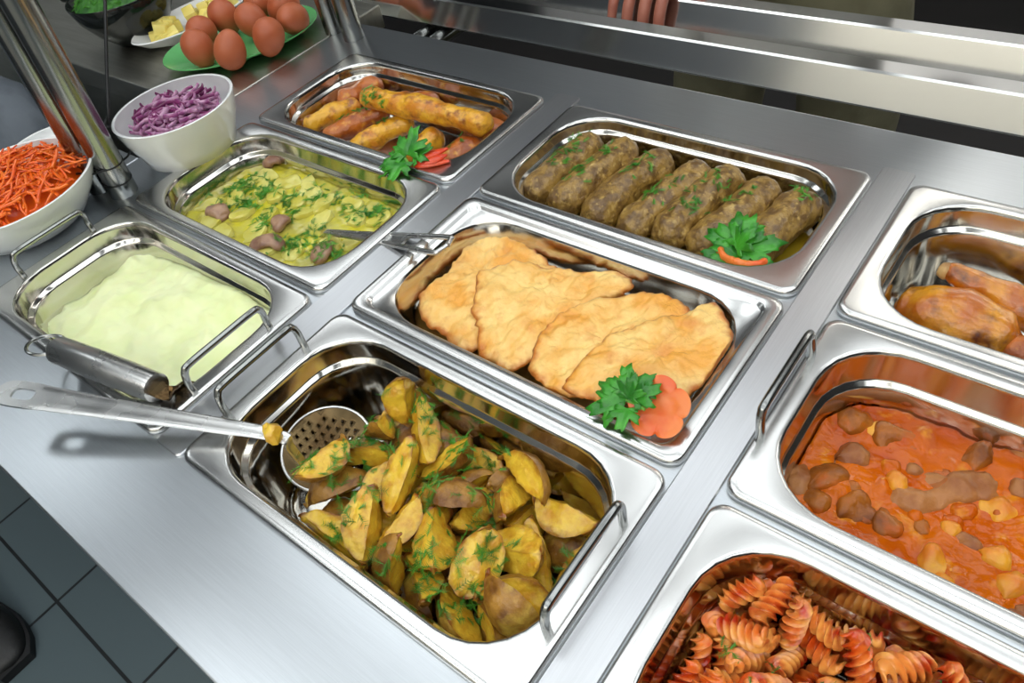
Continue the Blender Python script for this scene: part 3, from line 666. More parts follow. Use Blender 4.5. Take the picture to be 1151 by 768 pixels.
# ---------------------------------------------------------------- spiral pasta
PAS = [(2,-0.0009,0.0368,-0.0598,0.51,-0.272,-0.349,0.738),(0,0.0819,0.025,-0.0589,0.999,0.039,-0.008,0.035),(2,0.119,0.0184,-0.0596,0.13,-0.068,-0.353,0.924),(1,-0.1315,-0.0185,-0.0578,0.707,-0.065,0.043,-0.703),(0,-0.0708,0.0095,-0.0589,0.822,-0.307,0.165,-0.45),(1,0.0464,0.0584,-0.0598,0.933,0.353,0.012,0.072),(1,0.0191,0.0182,-0.0598,0.561,0.194,-0.283,-0.754),(3,-0.046,-0.0142,-0.0567,0.76,0.552,-0.23,-0.256),(2,0.0517,0.0329,-0.0598,0.846,-0.53,-0.012,0.055),(2,0.1238,-0.0498,-0.0467,0.103,0.91,0.4,-0.039),(0,-0.1296,0.028,-0.0602,0.331,-0.606,-0.623,0.368),(3,-0.0359,0.0199,-0.0594,0.505,-0.689,-0.418,0.309),(1,-0.107,-0.0114,-0.0579,0.01,-0.057,0.023,-0.998),(2,0.0717,-0.0503,-0.0585,0.085,0.661,-0.736,-0.12),(0,0.0099,0.0514,-0.0588,0.61,0.07,0.08,0.786),(1,-0.0167,0.0433,-0.0535,0.07,0.437,-0.617,-0.651),(1,0.0718,0.0543,-0.0597,0.357,0.269,-0.538,-0.714),(0,-0.0878,0.0071,-0.0601,0.519,-0.692,0.397,-0.307),(2,0.1238,0.0414,-0.0598,0.423,-0.235,-0.383,0.787),(0,0.052,-0.0484,-0.06,0.36,-0.811,0.43,-0.167),(1,0.0507,0.0486,-0.0515,0.145,0.231,-0.168,-0.947),(3,0.0567,0.0028,-0.0594,0.037,-0.047,0.823,-0.565),(3,0.097,0.0421,-0.0567,0.196,0.311,0.754,0.544),(1,-0.0825,0.0409,-0.0593,0.16,0.807,-0.556,-0.115),(2,-0.1051,0.0519,-0.0563,0.028,-0.473,-0.842,0.258),(0,0.0798,0.0087,-0.0553,0.405,-0.863,0.27,0.137),(2,-0.0381,-0.0486,-0.0598,0.482,-0.295,-0.399,0.722),(2,0.1242,-0.0382,-0.0594,0.457,-0.099,0.202,-0.861),(2,0.0873,-0.0087,-0.0588,0.99,-0.085,0.01,0.111),(2,-0.0463,0.049,-0.0595,0.225,-0.362,-0.786,0.447),(1,0.0916,0.0575,-0.0461,0.392,0.875,-0.282,-0.038),(1,-0.073,-0.0186,-0.0594,0.914,0.225,0.079,0.328),(3,-0.0569,0.0228,-0.054,0.92,0.257,-0.292,-0.056),(2,0.0938,-0.0514,-0.0595,0.176,-0.34,0.803,-0.458),(1,0.0523,0.0187,-0.0552,0.136,-0.245,-0.383,-0.88),(1,-0.1002,-0.0454,-0.0592,0.197,0.98,0.039,0.004),(0,0.0063,-0.0449,-0.0596,0.21,-0.869,-0.433,0.115),(2,-0.1165,0.0039,-0.0593,0.978,-0.199,0.014,-0.055),(2,0.1155,-0.0172,-0.0576,0.654,0.059,-0.144,-0.741),(2,0.1105,0.0593,-0.0483,0.267,-0.778,-0.149,-0.549),(2,-0.0674,-0.0333,-0.0594,0.306,-0.064,0.216,-0.925),(1,0.0343,0.0056,-0.0597,0.739,0.265,0.195,0.588),(1,-0.0163,-0.0616,-0.053,0.813,-0.446,0.325,0.186),(3,-0.0214,0.0582,-0.059,0.057,-0.114,0.95,-0.285),(2,0.09,-0.023,-0.0596,0.933,-0.336,-0.029,0.122),(2,0.0601,0.0046,-0.0437,0.369,-0.656,-0.607,0.253),(3,-0.0721,-0.0607,-0.0592,0.013,-0.019,0.601,-0.799),(2,-0.121,-0.0363,-0.0598,0.865,-0.442,-0.086,0.221),(2,0.0273,0.0501,-0.0567,0.738,0.234,-0.08,-0.628),(0,-0.1221,-0.0504,-0.0493,0.632,-0.4,0.604,0.275),(0,0.0031,0.0516,-0.0488,0.734,-0.366,0.146,-0.553),(2,-0.0036,-0.0181,-0.0594,0.018,-0.23,-0.968,0.102),(3,0.0534,-0.0183,-0.0587,0.075,-0.39,0.91,-0.12),(3,0.079,0.0421,-0.0502,0.578,-0.373,-0.721,-0.077),(2,-0.0141,0.0138,-0.0594,0.095,-0.791,0.601,-0.066),(2,0.0216,-0.0243,-0.0596,0.506,-0.667,0.429,-0.34),(3,0.1106,0.007,-0.0553,0.506,-0.848,-0.047,-0.152),(1,-0.053,-0.0489,-0.059,0.331,0.425,0.655,0.53),(3,0.1155,0.0273,-0.0449,0.604,0.39,0.563,0.408),(1,0.0725,0.0618,-0.0376,0.297,0.914,-0.095,0.258),(3,-0.0718,0.0094,-0.0426,0.42,0.169,-0.253,-0.855),(0,0.1259,-0.0064,-0.0486,0.459,-0.31,-0.828,0.089),(0,-0.0603,-0.0144,-0.0447,0.244,0.338,0.596,0.686),(3,-0.0865,0.0613,-0.0508,0.928,-0.251,-0.27,-0.063),(1,-0.0341,0.0522,-0.0456,0.086,-0.912,0.355,-0.187),(1,-0.0497,0.0045,-0.0493,0.124,0.086,0.259,0.954),(1,0.0997,0.0125,-0.0441,0.309,0.868,-0.345,0.18),(0,0.041,-0.0497,-0.0497,0.858,0.401,-0.27,-0.173),(3,-0.0707,0.0478,-0.0594,0.517,-0.639,0.443,-0.358),(0,0.026,-0.0564,-0.0572,0.086,0.198,0.853,0.475),(1,0.0596,-0.031,-0.0513,0.451,0.82,0.347,-0.059),(3,-0.0742,-0.0519,-0.046,0.008,-0.473,0.779,-0.412),(3,-0.0277,0.0004,-0.0566,0.584,-0.058,0.213,-0.781),(2,0.004,0.0147,-0.0517,0.661,-0.349,-0.62,0.238),(0,-0.0986,-0.0265,-0.0535,0.941,-0.167,0.282,-0.084),(2,-0.128,0.0036,-0.0387,0.524,-0.317,-0.785,0.092),(3,-0.0175,-0.0447,-0.0543,0.684,-0.649,-0.089,-0.321),(3,-0.0902,-0.0184,-0.0442,0.787,0.088,0.446,0.418),(1,-0.1013,0.0286,-0.0534,0.615,-0.714,-0.159,-0.293),(0,0.056,0.03,-0.0442,0.025,-0.102,-0.88,-0.463),(2,-0.0575,0.0324,-0.0439,0.268,0.765,0.428,-0.401),(0,0.0186,0.0172,-0.0451,0.456,-0.55,0.462,-0.525),(2,-0.0791,0.0265,-0.045,0.187,0.404,-0.781,-0.439),(1,-0.0999,-0.0576,-0.0477,0.126,-0.989,-0.037,0.072),(2,0.0327,0.0168,-0.0453,0.403,-0.59,0.505,-0.484),(2,0.0906,0.0287,-0.0456,0.427,-0.899,-0.095,-0.004),(3,-0.0561,0.0601,-0.0434,0.63,-0.703,-0.231,-0.236),(2,0.0986,-0.0031,-0.0471,0.926,-0.37,0.016,-0.072),(1,-0.1172,0.0453,-0.0515,0.132,-0.853,0.427,-0.268),(2,0.0958,-0.0335,-0.0515,0.327,-0.161,0.792,-0.489),(1,0.0403,-0.0145,-0.0542,0.142,-0.368,0.852,0.344),(1,0.0428,0.0581,-0.044,0.932,0.298,-0.13,0.16),(1,0.0043,-0.0395,-0.0466,0.591,0.133,0.304,0.735),(3,-0.0399,-0.0286,-0.0421,0.872,-0.111,0.457,-0.137),(3,0.0826,0.0186,-0.0344,0.959,0.235,-0.067,0.146),(1,0.0649,0.0362,-0.0348,0.719,0.542,-0.382,-0.209),(3,0.0752,-0.0007,-0.0391,0.535,0.356,0.504,-0.577),(0,-0.008,0.0344,-0.0425,0.067,-0.705,0.606,0.363),(3,-0.0758,0.0479,-0.0331,0.803,0.53,-0.185,-0.202),(1,-0.099,-0.0068,-0.0441,0.754,-0.355,0.077,0.548),(0,-0.1106,-0.0405,-0.0393,0.103,0.917,-0.006,-0.385),(0,-0.0342,-0.0106,-0.0364,0.477,0.233,0.722,-0.444),(1,0.0717,-0.0576,-0.0435,0.12,0.067,-0.206,0.969),(3,0.0519,-0.026,-0.0355,0.59,-0.24,-0.013,0.771),(1,-0.0003,-0.0057,-0.0505,0.002,0.988,-0.103,-0.117),(3,0.1114,0.0166,-0.0286,0.008,-0.458,-0.842,0.284),(0,-0.0772,-0.031,-0.0476,0.328,-0.074,0.243,-0.91),(2,0.0085,-0.0616,-0.046,0.008,-0.024,-0.152,0.988),(2,0.0584,0.0179,-0.0289,0.063,-0.859,0.499,-0.091),(0,0.0253,-0.0128,-0.0434,0.533,-0.117,0.285,0.788),(0,-0.1133,-0.0215,-0.0375,0.375,-0.804,0.155,-0.434),(2,0.081,-0.045,-0.0442,0.947,-0.296,-0.014,-0.123),(0,-0.1075,0.016,-0.0521,0.773,0.543,-0.324,0.059),(0,0.0648,-0.0146,-0.036,0.173,-0.847,0.379,0.329),(3,0.1277,0.0449,-0.0371,0.483,0.373,0.75,-0.255),(1,0.1183,-0.0249,-0.0431,0.317,0.703,-0.519,-0.369),(2,-0.0418,-0.0459,-0.0446,0.311,-0.941,0.13,0.026),(3,-0.0444,0.0382,-0.0424,0.505,-0.747,0.421,-0.097),(0,0.031,0.0434,-0.0429,0.964,0.186,-0.155,0.107),(1,0.0374,-0.0376,-0.043,0.186,0.338,0.914,-0.128),(3,-0.0224,-0.0403,-0.0368,0.106,-0.878,-0.275,0.378),(1,0.0903,0.0002,-0.0307,0.551,0.094,0.137,-0.818),(2,0.1099,-0.0106,-0.0243,0.272,0.501,0.662,0.487),(0,0.1296,-0.0129,-0.0365,0.614,-0.435,0.631,-0.186),(0,0.0778,0.0399,-0.0271,0.426,-0.13,-0.306,0.841),(1,-0.0181,0.0534,-0.028,0.531,-0.246,-0.01,-0.811),(2,-0.1071,0.0498,-0.0416,0.878,-0.208,0.025,-0.429),(1,-0.0183,-0.0296,-0.0564,0.9,-0.366,0.01,-0.235),(0,-0.1151,0.0102,-0.0377,0.686,0.435,0.199,-0.549),(3,0.0202,0.0562,-0.0389,0.812,0.431,-0.392,-0.038),(3,0.1258,-0.0405,-0.0325,0.815,0.204,0.178,0.513),(2,-0.0155,-0.0599,-0.032,0.929,0.367,0.013,-0.041),(1,0.0483,0.0255,-0.0183,0.626,0.337,0.253,0.657),(0,-0.0624,0.0619,-0.0266,0.29,-0.11,0.865,0.394),(0,-0.0452,-0.0581,-0.0438,0.977,0.18,0.028,-0.112),(2,-0.0884,0.0339,-0.0371,0.354,0.575,-0.73,0.103),(3,0.0488,0.0016,-0.031,0.556,-0.063,0.807,-0.188),(2,-0.0313,0.0613,-0.0361,0.32,0.21,-0.768,0.513),(0,0.0003,0.0313,-0.031,0.169,0.474,-0.79,-0.352),(0,-0.1039,0.0594,-0.0336,0.294,-0.921,0.082,0.242),(0,0.0049,0.0021,-0.0383,0.805,0.451,-0.224,-0.313),(1,-0.0337,0.0093,-0.0425,0.267,0.517,0.753,0.308),(2,0.0184,-0.0431,-0.0411,0.411,-0.641,0.298,-0.576),(0,-0.0627,-0.0241,-0.0355,0.477,-0.589,0.648,-0.081),(0,0.1023,0.0417,-0.037,0.103,-0.192,0.584,-0.782),(1,-0.0205,0.0232,-0.0422,0.331,-0.808,0.213,-0.438),(0,-0.0485,0.0226,-0.0343,0.449,-0.237,0.706,-0.494),(3,0.0932,-0.0184,-0.0407,0.392,0.892,-0.043,0.22),(1,-0.0247,-0.0176,-0.0428,0.245,-0.78,-0.247,0.52),(3,-0.0068,-0.0238,-0.035,0.688,0.444,-0.502,-0.28),(0,0.008,0.0618,-0.0308,0.227,-0.02,0.973,0.028),(3,0.041,-0.0561,-0.0356,0.218,0.167,0.948,0.159),(3,-0.0152,0.0053,-0.032,0.728,-0.02,-0.681,0.082),(1,0.0339,-0.0308,-0.0312,0.42,0.831,0.277,0.235),(1,-0.0887,-0.0512,-0.024,0.773,0.492,0.174,0.361),(0,0.1289,0.0216,-0.0446,0.083,0.712,-0.695,-0.049),(3,0.0965,0.0553,-0.0294,0.285,-0.13,0.392,-0.865),(3,-0.1216,0.0225,-0.0433,0.105,0.093,-0.485,-0.863),(3,-0.0895,0.0066,-0.0256,0.459,-0.754,-0.069,0.465),(1,-0.0817,-0.0111,-0.0338,0.301,-0.26,-0.778,0.487),(3,0.1206,0.0261,-0.0303,0.272,0.836,-0.466,-0.101),(3,0.0334,0.0176,-0.006,0.785,-0.478,0.33,-0.214),(3,-0.0066,-0.0414,-0.0197,0.17,-0.973,0.004,-0.156),(2,0.1055,-0.0508,-0.0376,0.522,0.526,0.662,0.117),(1,-0.0031,-0.0027,-0.0252,0.358,-0.787,-0.49,0.11),(2,0.0668,0.0598,-0.0238,0.089,0.221,0.443,-0.865),(2,-0.047,-0.0518,-0.0308,0.762,-0.431,0.301,-0.378),(2,0.035,0.0283,-0.031,0.379,-0.003,0.207,-0.902),(0,0.0463,0.0595,-0.0208,0.55,-0.774,-0.127,-0.287),(3,0.0395,0.0129,-0.0287,0.702,0.584,0.401,-0.074),(3,-0.1131,0.0255,-0.0149,0.742,0.594,-0.284,0.126),(0,-0.1046,0.0159,-0.0293,0.219,-0.516,0.218,-0.799),(0,0.0966,0.0243,-0.0188,0.705,-0.179,0.047,0.684),(3,-0.0707,-0.0609,-0.0279,0.498,0.828,0.114,-0.231),(3,-0.0288,0.0289,-0.0325,0.091,-0.516,0.737,-0.428),(3,-0.0946,-0.0495,-0.0354,0.662,0.729,0.165,0.055),(3,-0.0695,-0.0298,-0.0211,0.192,-0.004,-0.478,0.857),(2,0.1024,-0.0342,-0.033,0.155,-0.069,0.947,0.272),(1,0.0085,0.0153,-0.0256,0.847,-0.035,0.382,-0.369),(2,0.0086,-0.0193,-0.036,0.37,-0.468,-0.567,-0.568),(3,-0.1225,-0.0388,-0.0136,0.394,0.407,0.432,0.701),(2,-0.1094,-0.0586,-0.0208,0.088,-0.415,-0.144,0.894),(3,0.0176,-0.0529,-0.0217,0.365,-0.289,0.482,-0.742),(0,-0.0107,0.0255,-0.0212,0.335,-0.116,0.603,-0.715),(0,-0.0347,-0.0608,-0.0191,0.498,-0.867,0.019,0.032),(3,-0.1075,-0.0012,-0.0332,0.214,-0.211,0.402,-0.865),(2,0.1029,-0.0604,-0.0504,0.261,-0.209,-0.695,-0.637),(3,-0.0733,-0.0383,-0.0338,0.596,-0.721,0.289,-0.202),(3,0.0233,-0.0085,-0.0303,0.103,-0.582,0.742,-0.317),(1,0.1152,0.0566,-0.0216,0.001,-0.468,-0.463,-0.753),(1,-0.1093,0.0335,-0.0275,0.823,-0.488,-0.173,-0.234),(3,-0.0578,-0.0032,-0.0333,0.223,0.299,0.518,0.77),(1,0.0366,-0.0595,-0.0227,0.11,-0.218,0.566,0.787),(1,-0.0203,-0.0192,-0.022,0.386,-0.534,-0.748,-0.08),(1,-0.0308,-0.0323,-0.021,0.022,0.791,-0.509,0.339),(1,0.1236,0.0016,-0.0166,0.049,-0.133,-0.437,-0.888),(0,-0.0719,0.0103,-0.0226,0.071,-0.857,-0.349,0.373),(3,0.0959,-0.0614,-0.0171,0.009,0.005,0.243,-0.97),(2,-0.1315,0.0347,-0.0369,0.697,0.033,0.546,0.463),(1,-0.0005,-0.0453,-0.0313,0.004,-0.161,0.052,0.986),(1,-0.1248,0.0476,-0.0213,0.526,0.706,0.098,0.464),(3,0.0673,0.0264,-0.0124,0.378,0.876,0.252,-0.161),(0,-0.0722,-0.0097,-0.0209,0.141,-0.966,-0.217,-0.004),(2,-0.0489,-0.0206,-0.0194,0.503,-0.429,-0.605,0.443),(1,-0.0001,-0.008,-0.0121,0.202,-0.959,0.193,-0.054),(1,0.0187,0.0325,-0.0281,0.7,-0.073,-0.593,-0.392),(2,0.0865,-0.0156,-0.0227,0.373,-0.921,0.106,-0.049),(3,0.0822,0.0092,-0.0173,0.32,0.273,0.81,0.41),(3,-0.0563,0.0466,-0.0192,0.634,-0.566,0.523,0.062),(3,0.1272,0.0383,-0.0153,0.41,-0.678,0.607,-0.054),(3,0.084,-0.0451,-0.0195,0.303,-0.916,-0.051,-0.256),(0,0.0398,-0.0064,-0.0232,0.672,-0.126,0.686,-0.248),(1,-0.1299,-0.0138,-0.0334,0.342,0.664,0.274,0.606),(3,-0.1019,-0.0324,-0.0151,0.574,0.757,-0.266,-0.163),(0,0.0135,0.031,-0.008,0.191,-0.348,0.847,-0.353),(3,0.1257,-0.029,-0.0188,0.551,0.621,0.439,0.345),(2,0.0549,0.0464,-0.022,0.259,-0.241,0.427,0.832),(3,0.0758,-0.0308,-0.0324,0.305,0.082,-0.203,-0.927),(0,-0.0337,0.0393,-0.0242,0.324,-0.608,0.274,-0.671),(3,0.0223,-0.0277,-0.0162,0.011,-0.335,-0.919,0.208),(3,0.1311,0.0206,-0.0083,0.722,0.033,0.501,-0.476),(2,0.0322,0.0379,-0.0172,0.043,-0.695,0.714,-0.076),(2,0.0687,-0.0571,-0.0203,0.841,0.27,-0.361,0.299),(3,0.0824,0.0444,-0.0104,0.883,0.266,0.064,-0.381),(2,0.0472,-0.021,-0.0174,0.056,-0.168,-0.439,-0.881),(2,-0.1186,-0.0185,-0.0204,0.363,0.456,-0.281,-0.762),(0,-0.0458,0.0129,-0.0206,0.12,-0.961,-0.205,-0.143),(0,-0.1315,-0.0361,-0.0361,0.655,0.215,-0.717,0.104),(2,0.0181,0.0065,-0.0185,0.537,-0.098,0.387,-0.743),(0,0.0876,-0.0545,-0.0288,0.245,0.208,-0.431,-0.843),(3,-0.0066,0.0565,-0.0158,0.074,-0.369,-0.67,-0.639),(0,-0.0281,0.0046,-0.0124,0.885,0.051,-0.02,0.463),(0,0.0115,0.0453,-0.0174,0.196,0.229,-0.893,0.335),(2,0.0817,-0.0268,-0.0186,0.038,-0.106,-0.993,0.04),(1,0.0179,0.0598,-0.0127,0.014,-0.09,0.464,0.881),(0,0.0602,-0.0506,-0.0141,0.49,-0.194,0.149,-0.836),(3,0.0477,-0.045,-0.0245,0.227,-0.083,-0.939,0.245),(0,-0.0928,0.0466,-0.0187,0.707,0.127,-0.576,0.391),(0,0.1085,-0.0407,-0.0184,0.734,0.275,0.097,-0.613),(3,0.1024,0.049,-0.0166,0.904,0.018,0.28,-0.322),(2,-0.0127,0.0416,-0.0098,0.219,-0.87,-0.388,-0.209),(2,0.1074,0.0331,-0.0111,0.746,-0.557,0.365,0.027),(1,-0.0978,-0.0195,-0.0251,0.206,0.313,0.891,0.258),(3,-0.1068,0.0518,-0.0164,0.014,-0.613,0.79,-0.005),(3,-0.011,-0.0544,-0.0152,0.721,-0.621,0.304,-0.035),(3,0.0593,-0.0059,-0.0145,0.666,-0.659,0.003,0.349),(0,-0.0373,0.0039,-0.0251,0.942,0.253,0.098,0.197),(3,-0.0344,0.0542,-0.0158,0.629,-0.664,-0.121,0.386),(2,-0.0809,0.0573,-0.022,0.008,-0.204,-0.954,0.221),(1,-0.0019,-0.0264,-0.0109,0.669,-0.642,-0.074,-0.367)]
cx, cy = pc(2, 0)
fm_ = [mesh('pasta_spiral', *fusillo(*q), M['pasta'], True, 60) for q in FUS]
pas = []
for n, (k, x, y, z, a, b, c, d) in enumerate(PAS):
    o = link('pasta_spiral', fm_[k], (cx + x, cy + y, z + 0), (a, b, c, d))
    tag(o, 'spiral pasta piece coated in red tomato sauce, in the front right pan', 'pasta', 'tomato pasta spirals')
    pas.append(o)
spots = [(cx + rnd.uniform(-.12, .12), cy + rnd.uniform(-.06, .06), .004, rnd.randint(2, 5)) for _ in range(26)]
dill('chopped_herbs', 'specks of chopped green herbs on the red spiral pasta', pas, spots, 5, .004, .009)

# ---------------------------------------------------------------- minced meat rolls
KB = [(.052, .511, .034, .409), (.092, .513, .068, .404), (.134, .511, .109, .404), (.176, .512, .147, .405), (.210, .511, .187, .406), (.246, .510, .219, .408), (.283, .509, .262, .412)]
KL = ['first minced meat roll from the left end of its pan, topped with dill', 'second minced meat roll from the left end of its pan', 'third minced meat roll from the left end, between two dilled rolls',
      'middle minced meat roll of the seven in the pan', 'fifth minced meat roll from the left, dill along its top', 'sixth minced meat roll, just behind the parsley garnish', 'last minced meat roll at the right end, the palest and plumpest']
keb = []
for i, (xa, ya, xb, yb) in enumerate(KB):
    z = -.030 + (.003 if i in (1, 4) else 0)
    mx, my = (xa + xb) / 2 + (.003 if i % 2 else -.002), (ya + yb) / 2
    VF = sausage([(xa, ya + .002, z + .010), (mx, my, z + .007), (xb, yb - .004, z)], .0180 + .0008 * (i % 3) + (.001 if i == 6 else 0), 34, None, .0030, 75, i + 1, .0016, 280)
    keb.append(single('minced_meat_roll', VF, M['kebab'], KL[i], 'meat roll', 'minced meat rolls', angle=0))
cx, cy = pc(1, 2)
single('meat_juice', surf(cx, cy, .1355, .0652, .042, lambda x, y: -.044 + .0006 * nz((x, y, 0), 60), .012), M['oil'], 'yellow juice and oil pooled under the minced meat rolls', 'juice', kind='stuff')
rnd = random.Random(21)
spots = []
for i, (xa, ya, xb, yb) in enumerate(KB):
    for t in ([.25, .4, .6] if i == 0 else [.35, .6, .72] if i in (1, 3, 4) else [.3, .5] if i in (2, 5) else [.2]):
        spots.append((xa + (xb - xa) * t + rnd.uniform(-.004, .004), ya + (yb - ya) * t, .006, rnd.randint(5, 13)))
dill('chopped_dill', 'green chopped dill scattered along the minced meat rolls', keb, spots, 8, .005, .011)

# ---------------------------------------------------------------- fried rolls
RL = [  # points, radius, material, label
    ([(-.328, .468, -.032), (-.310, .496, -.026), (-.284, .514, -.018)], .0150, 'roll_brown', 'dark brown fried roll lying at the back left of its pan'),
    ([(-.326, .408, -.040), (-.325, .425, -.038), (-.322, .445, -.038)], .0120, 'roll_brown', 'small brown fried roll end in the left corner of the pan'),
    ([(-.322, .404, -.028), (-.308, .440, -.027), (-.292, .476, -.028)], .0138, 'roll_gold', 'yellow fried roll leaning leftmost at the pan front'),
    ([(-.284, .402, -.034), (-.264, .440, -.030), (-.243, .480, -.026)], .0150, 'roll_brown', 'reddish brown fried roll between two yellow rolls'),
    ([(-.232, .397, -.034), (-.214, .435, -.030), (-.194, .474, -.027)], .0140, 'roll_gold', 'yellow fried roll behind the parsley garnish'),
    ([(-.164, .404, -.036), (-.154, .440, -.034), (-.142, .470, -.032)], .0140, 'roll_gold', 'pale yellow fried roll behind the red tomato garnish'),
    ([(-.112, .404, -.038), (-.100, .440, -.036), (-.088, .476, -.034)], .0175, 'roll_brown', 'flat orange brown fried roll at the right front corner'),
    ([(-.250, .500, -.030), (-.213, .505, -.024), (-.178, .508, -.024)], .0135, 'roll_brown', 'brown fried roll lying behind the long top roll'),
    ([(-.130, .495, -.038), (-.100, .504, -.036), (-.068, .498, -.036)], .0150, 'roll_brown', 'brown fried roll hidden under the right end of the top roll'),
    ([(-.258, .461, .000), (-.215, .462, -.001), (-.160, .468, -.002), (-.105, .474, -.006), (-.070, .480, -.011)], .0152, 'roll_gold', 'long golden fried roll lying across the top of the others'),
]
rol = []
for i, (P, r, m, lab) in enumerate(RL):
    rol.append(single('fried_roll', sausage(P, r, 24, (lambda t: 1 + .10 * math.sin(t * 11 + i)), .0022, 60, i + 30, .0010, 190, flat=(1.0, .9)), M[m], lab, 'fried roll', 'fried rolls', angle=0))
dill('chopped_dill', 'green chopped dill between the fried golden rolls', rol, [(-.262, .455, .004, 14), (-.236, .452, .005, 18), (-.215, .448, .004, 16), (-.275, .43, .004, 6), (-.10, .45, .005, 5)], 4, .005, .010)

# ---------------------------------------------------------------- battered fillets
def fillet(px, z, th, seed, sag=.0, tilt=(0, 0)):
    P = [back(380 + x / 2.213, 220 + y / 2.213, z) for x, y in px]
    c = sum(P, Vector()) / len(P)
    ol = smoothpath(P + [P[0]], 11)[:-1]
    N = len(ol); K = 26
    top, bot = [], []
    def edge(v, s):
        k = 1 + .045 * nz(v, 55, seed) + .05 * nz(v, 170, seed)
        return c + (v - c) * s * k
    for i in range(K):
        s = 1 - i / K
        prof = th * (1 - s ** 5) ** .5
        top.append([]); bot.append([])
        for v in ol:
            q = edge(v, s); e = q - c
            zz = tilt[0] * e.x + tilt[1] * e.y - sag * (e.x ** 2 + e.y ** 2)
            b = .0030 * nz(q, 32, seed) + .0032 * nz(q, 85, seed + 2) + .0016 * nz(q, 210, seed) + .0008 * nz(q, 420, seed)
            top[i].append(Vector((q.x, q.y, z + zz + prof * .5 + b)))
            bot[i].append(Vector((q.x, q.y, z + zz - prof * .5 + b * .6)))
    VV, FF = loft(list(reversed(bot)) + top[1:], True, True)
    B = [max(0, (1 - i / K) ** 9) for i in reversed(range(K)) for _ in ol] + [(1 - i / K) ** 9 * 1.0 for i in range(1, K) for _ in ol]
    px0, py0 = pc(1, 1)
    VV = [Vector((max(px0 - .138, min(px0 + .1425, v.x)), max(py0 - .0705, min(py0 + .0705, v.y)), max(-.0405, v.z))) for v in VV]
    return VV, FF, B
FIL = [
    ([(365, 75), (400, 74), (432, 86), (470, 120), (522, 165), (545, 195), (520, 280), (440, 340), (335, 388), (300, 388), (258, 342), (200, 292), (203, 238), (262, 200), (300, 150), (335, 100)], -.026, .011, .010, (.02, .03), 'first battered fillet, leftmost and lowest of the overlapping four'),
    ([(345, 192), (400, 178), (455, 170), (520, 183), (565, 186), (640, 192), (705, 196), (732, 214), (716, 246), (640, 270), (580, 320), (500, 400), (430, 428), (385, 410), (350, 393), (338, 300)], -.017, .010, .010, (-.02, .03), 'second battered fillet, browned at its left edge, overlapping the first'),
    ([(560, 292), (640, 262), (775, 245), (830, 258), (876, 288), (860, 340), (760, 400), (680, 470), (610, 500), (560, 494), (510, 480), (478, 424), (505, 340)], -.008, .010, .010, (-.02, .02), 'third battered fillet, pale in the middle of the overlapping row'),
    ([(690, 345), (770, 318), (865, 292), (930, 266), (968, 304), (984, 352), (972, 400), (925, 456), (866, 494), (780, 512), (690, 518), (620, 506), (562, 486), (592, 430), (640, 380)], -.003, .011, .010, (-.05, .01), 'fourth battered fillet, rightmost, lying on top behind the carrot garnish'),
]
fil = []
for i, (px, z, th, sag, tl, lab) in enumerate(FIL):
    VV, FF, B = fillet(px, z, th, i + 50, sag, tl); o = single('battered_fillet', (VV, FF), M['batter'], lab, 'fried fillet', 'battered fillets', angle=0, norm=True)
    o.data.attributes.new('brown', 'FLOAT', 'POINT').data.foreach_set('value', B); fil.append(o)

# ---------------------------------------------------------------- mash
cx, cy = pc(0, 0)
def mz(x, y):
    e = max(abs(x) / .14, abs(y) / .07)
    return -.026 + .006 * nz((x, y, 0), 22, 1) + .0045 * nz((x * .7 + y * .4, y * 1.3, 0), 55, 2) + .0016 * nz((x, y, 0), 170, 3) - .014 * max(0, -x / .14) ** 2 + .004 * x / .14 - .006 * max(0, e - .88) * 4
single('mashed_potato', surf(cx, cy, .1392, .0687, .045, mz, .04), M['mash'], 'pale yellow green mashed potato filling the left front pan', 'mashed potato', angle=0)

# ---------------------------------------------------------------- stew
cx, cy = pc(0, 1)
sz = lambda x, y: -.036 + .0025 * nz((x, y, 0), 45, 4) + .0014 * nz((x, y, 0), 130, 5)
stew = single('stew_broth', surf(cx, cy, .1392, .0687, .045, sz, .04), M['stew'], 'yellow buttery broth filling the stew pan', 'stew', angle=0, kind='stuff')
rnd = random.Random(31)
def slab(c, a, b, th, rz, tl, seed):
    n = 22; rings = []
    for z, k in ((-th / 2, .9), (-th * .3, 1), (th * .3, 1), (th * .5, .93), (th * .52, .5)):
        rings.append([])
        for i in range(n):
            t = 2 * PI * i / n; x, y = a * k * math.cos(t) * (1 + .12 * math.cos(3 * t + seed)), b * k * math.sin(t)
            rings[-1].append(Vector((x, y, z + tl[0] * x + tl[1] * y)))
    V, F = loft(rings, True, True); co, si = math.cos(rz), math.sin(rz)
    V = [Vector((c[0] + v.x * co - v.y * si, c[1] + v.x * si + v.y * co, c[2] + v.z)) for v in V]
    return lump(V, F, .0032, 75, seed, .001, 200)
sp = []
stp = [(-.09, .045), (-.062, .05), (-.035, .052), (-.115, .02), (-.1, -.01), (-.075, .015), (-.052, .022), (-.028, .025), (-.118, -.03), (-.09, -.042), (-.065, -.022), (-.06, -.052), (-.03, -.012), (-.008, .045),
       (.005, .012), (.022, .04), (.045, .05), (.035, .015), (-.015, -.04), (.012, -.05), (.045, -.04), (.07, .03), (.095, .045), (.075, -.01), (.1, .005)]
for i, (x, y) in enumerate(stp):
    x += rnd.uniform(-.006, .006); y += rnd.uniform(-.005, .005)
    VF = slab((cx + x, cy + y, sz(x, y) - .0012), rnd.uniform(.012, .021), rnd.uniform(.010, .014), .009, rnd.uniform(0, 3), (rnd.uniform(-.22, .22), rnd.uniform(-.22, .22)), i)
    sp.append(single('potato_slice', VF, M['boiled'], 'pale boiled potato slice half sunk in the yellow stew', 'potato slice', 'boiled potato slices in the stew'))
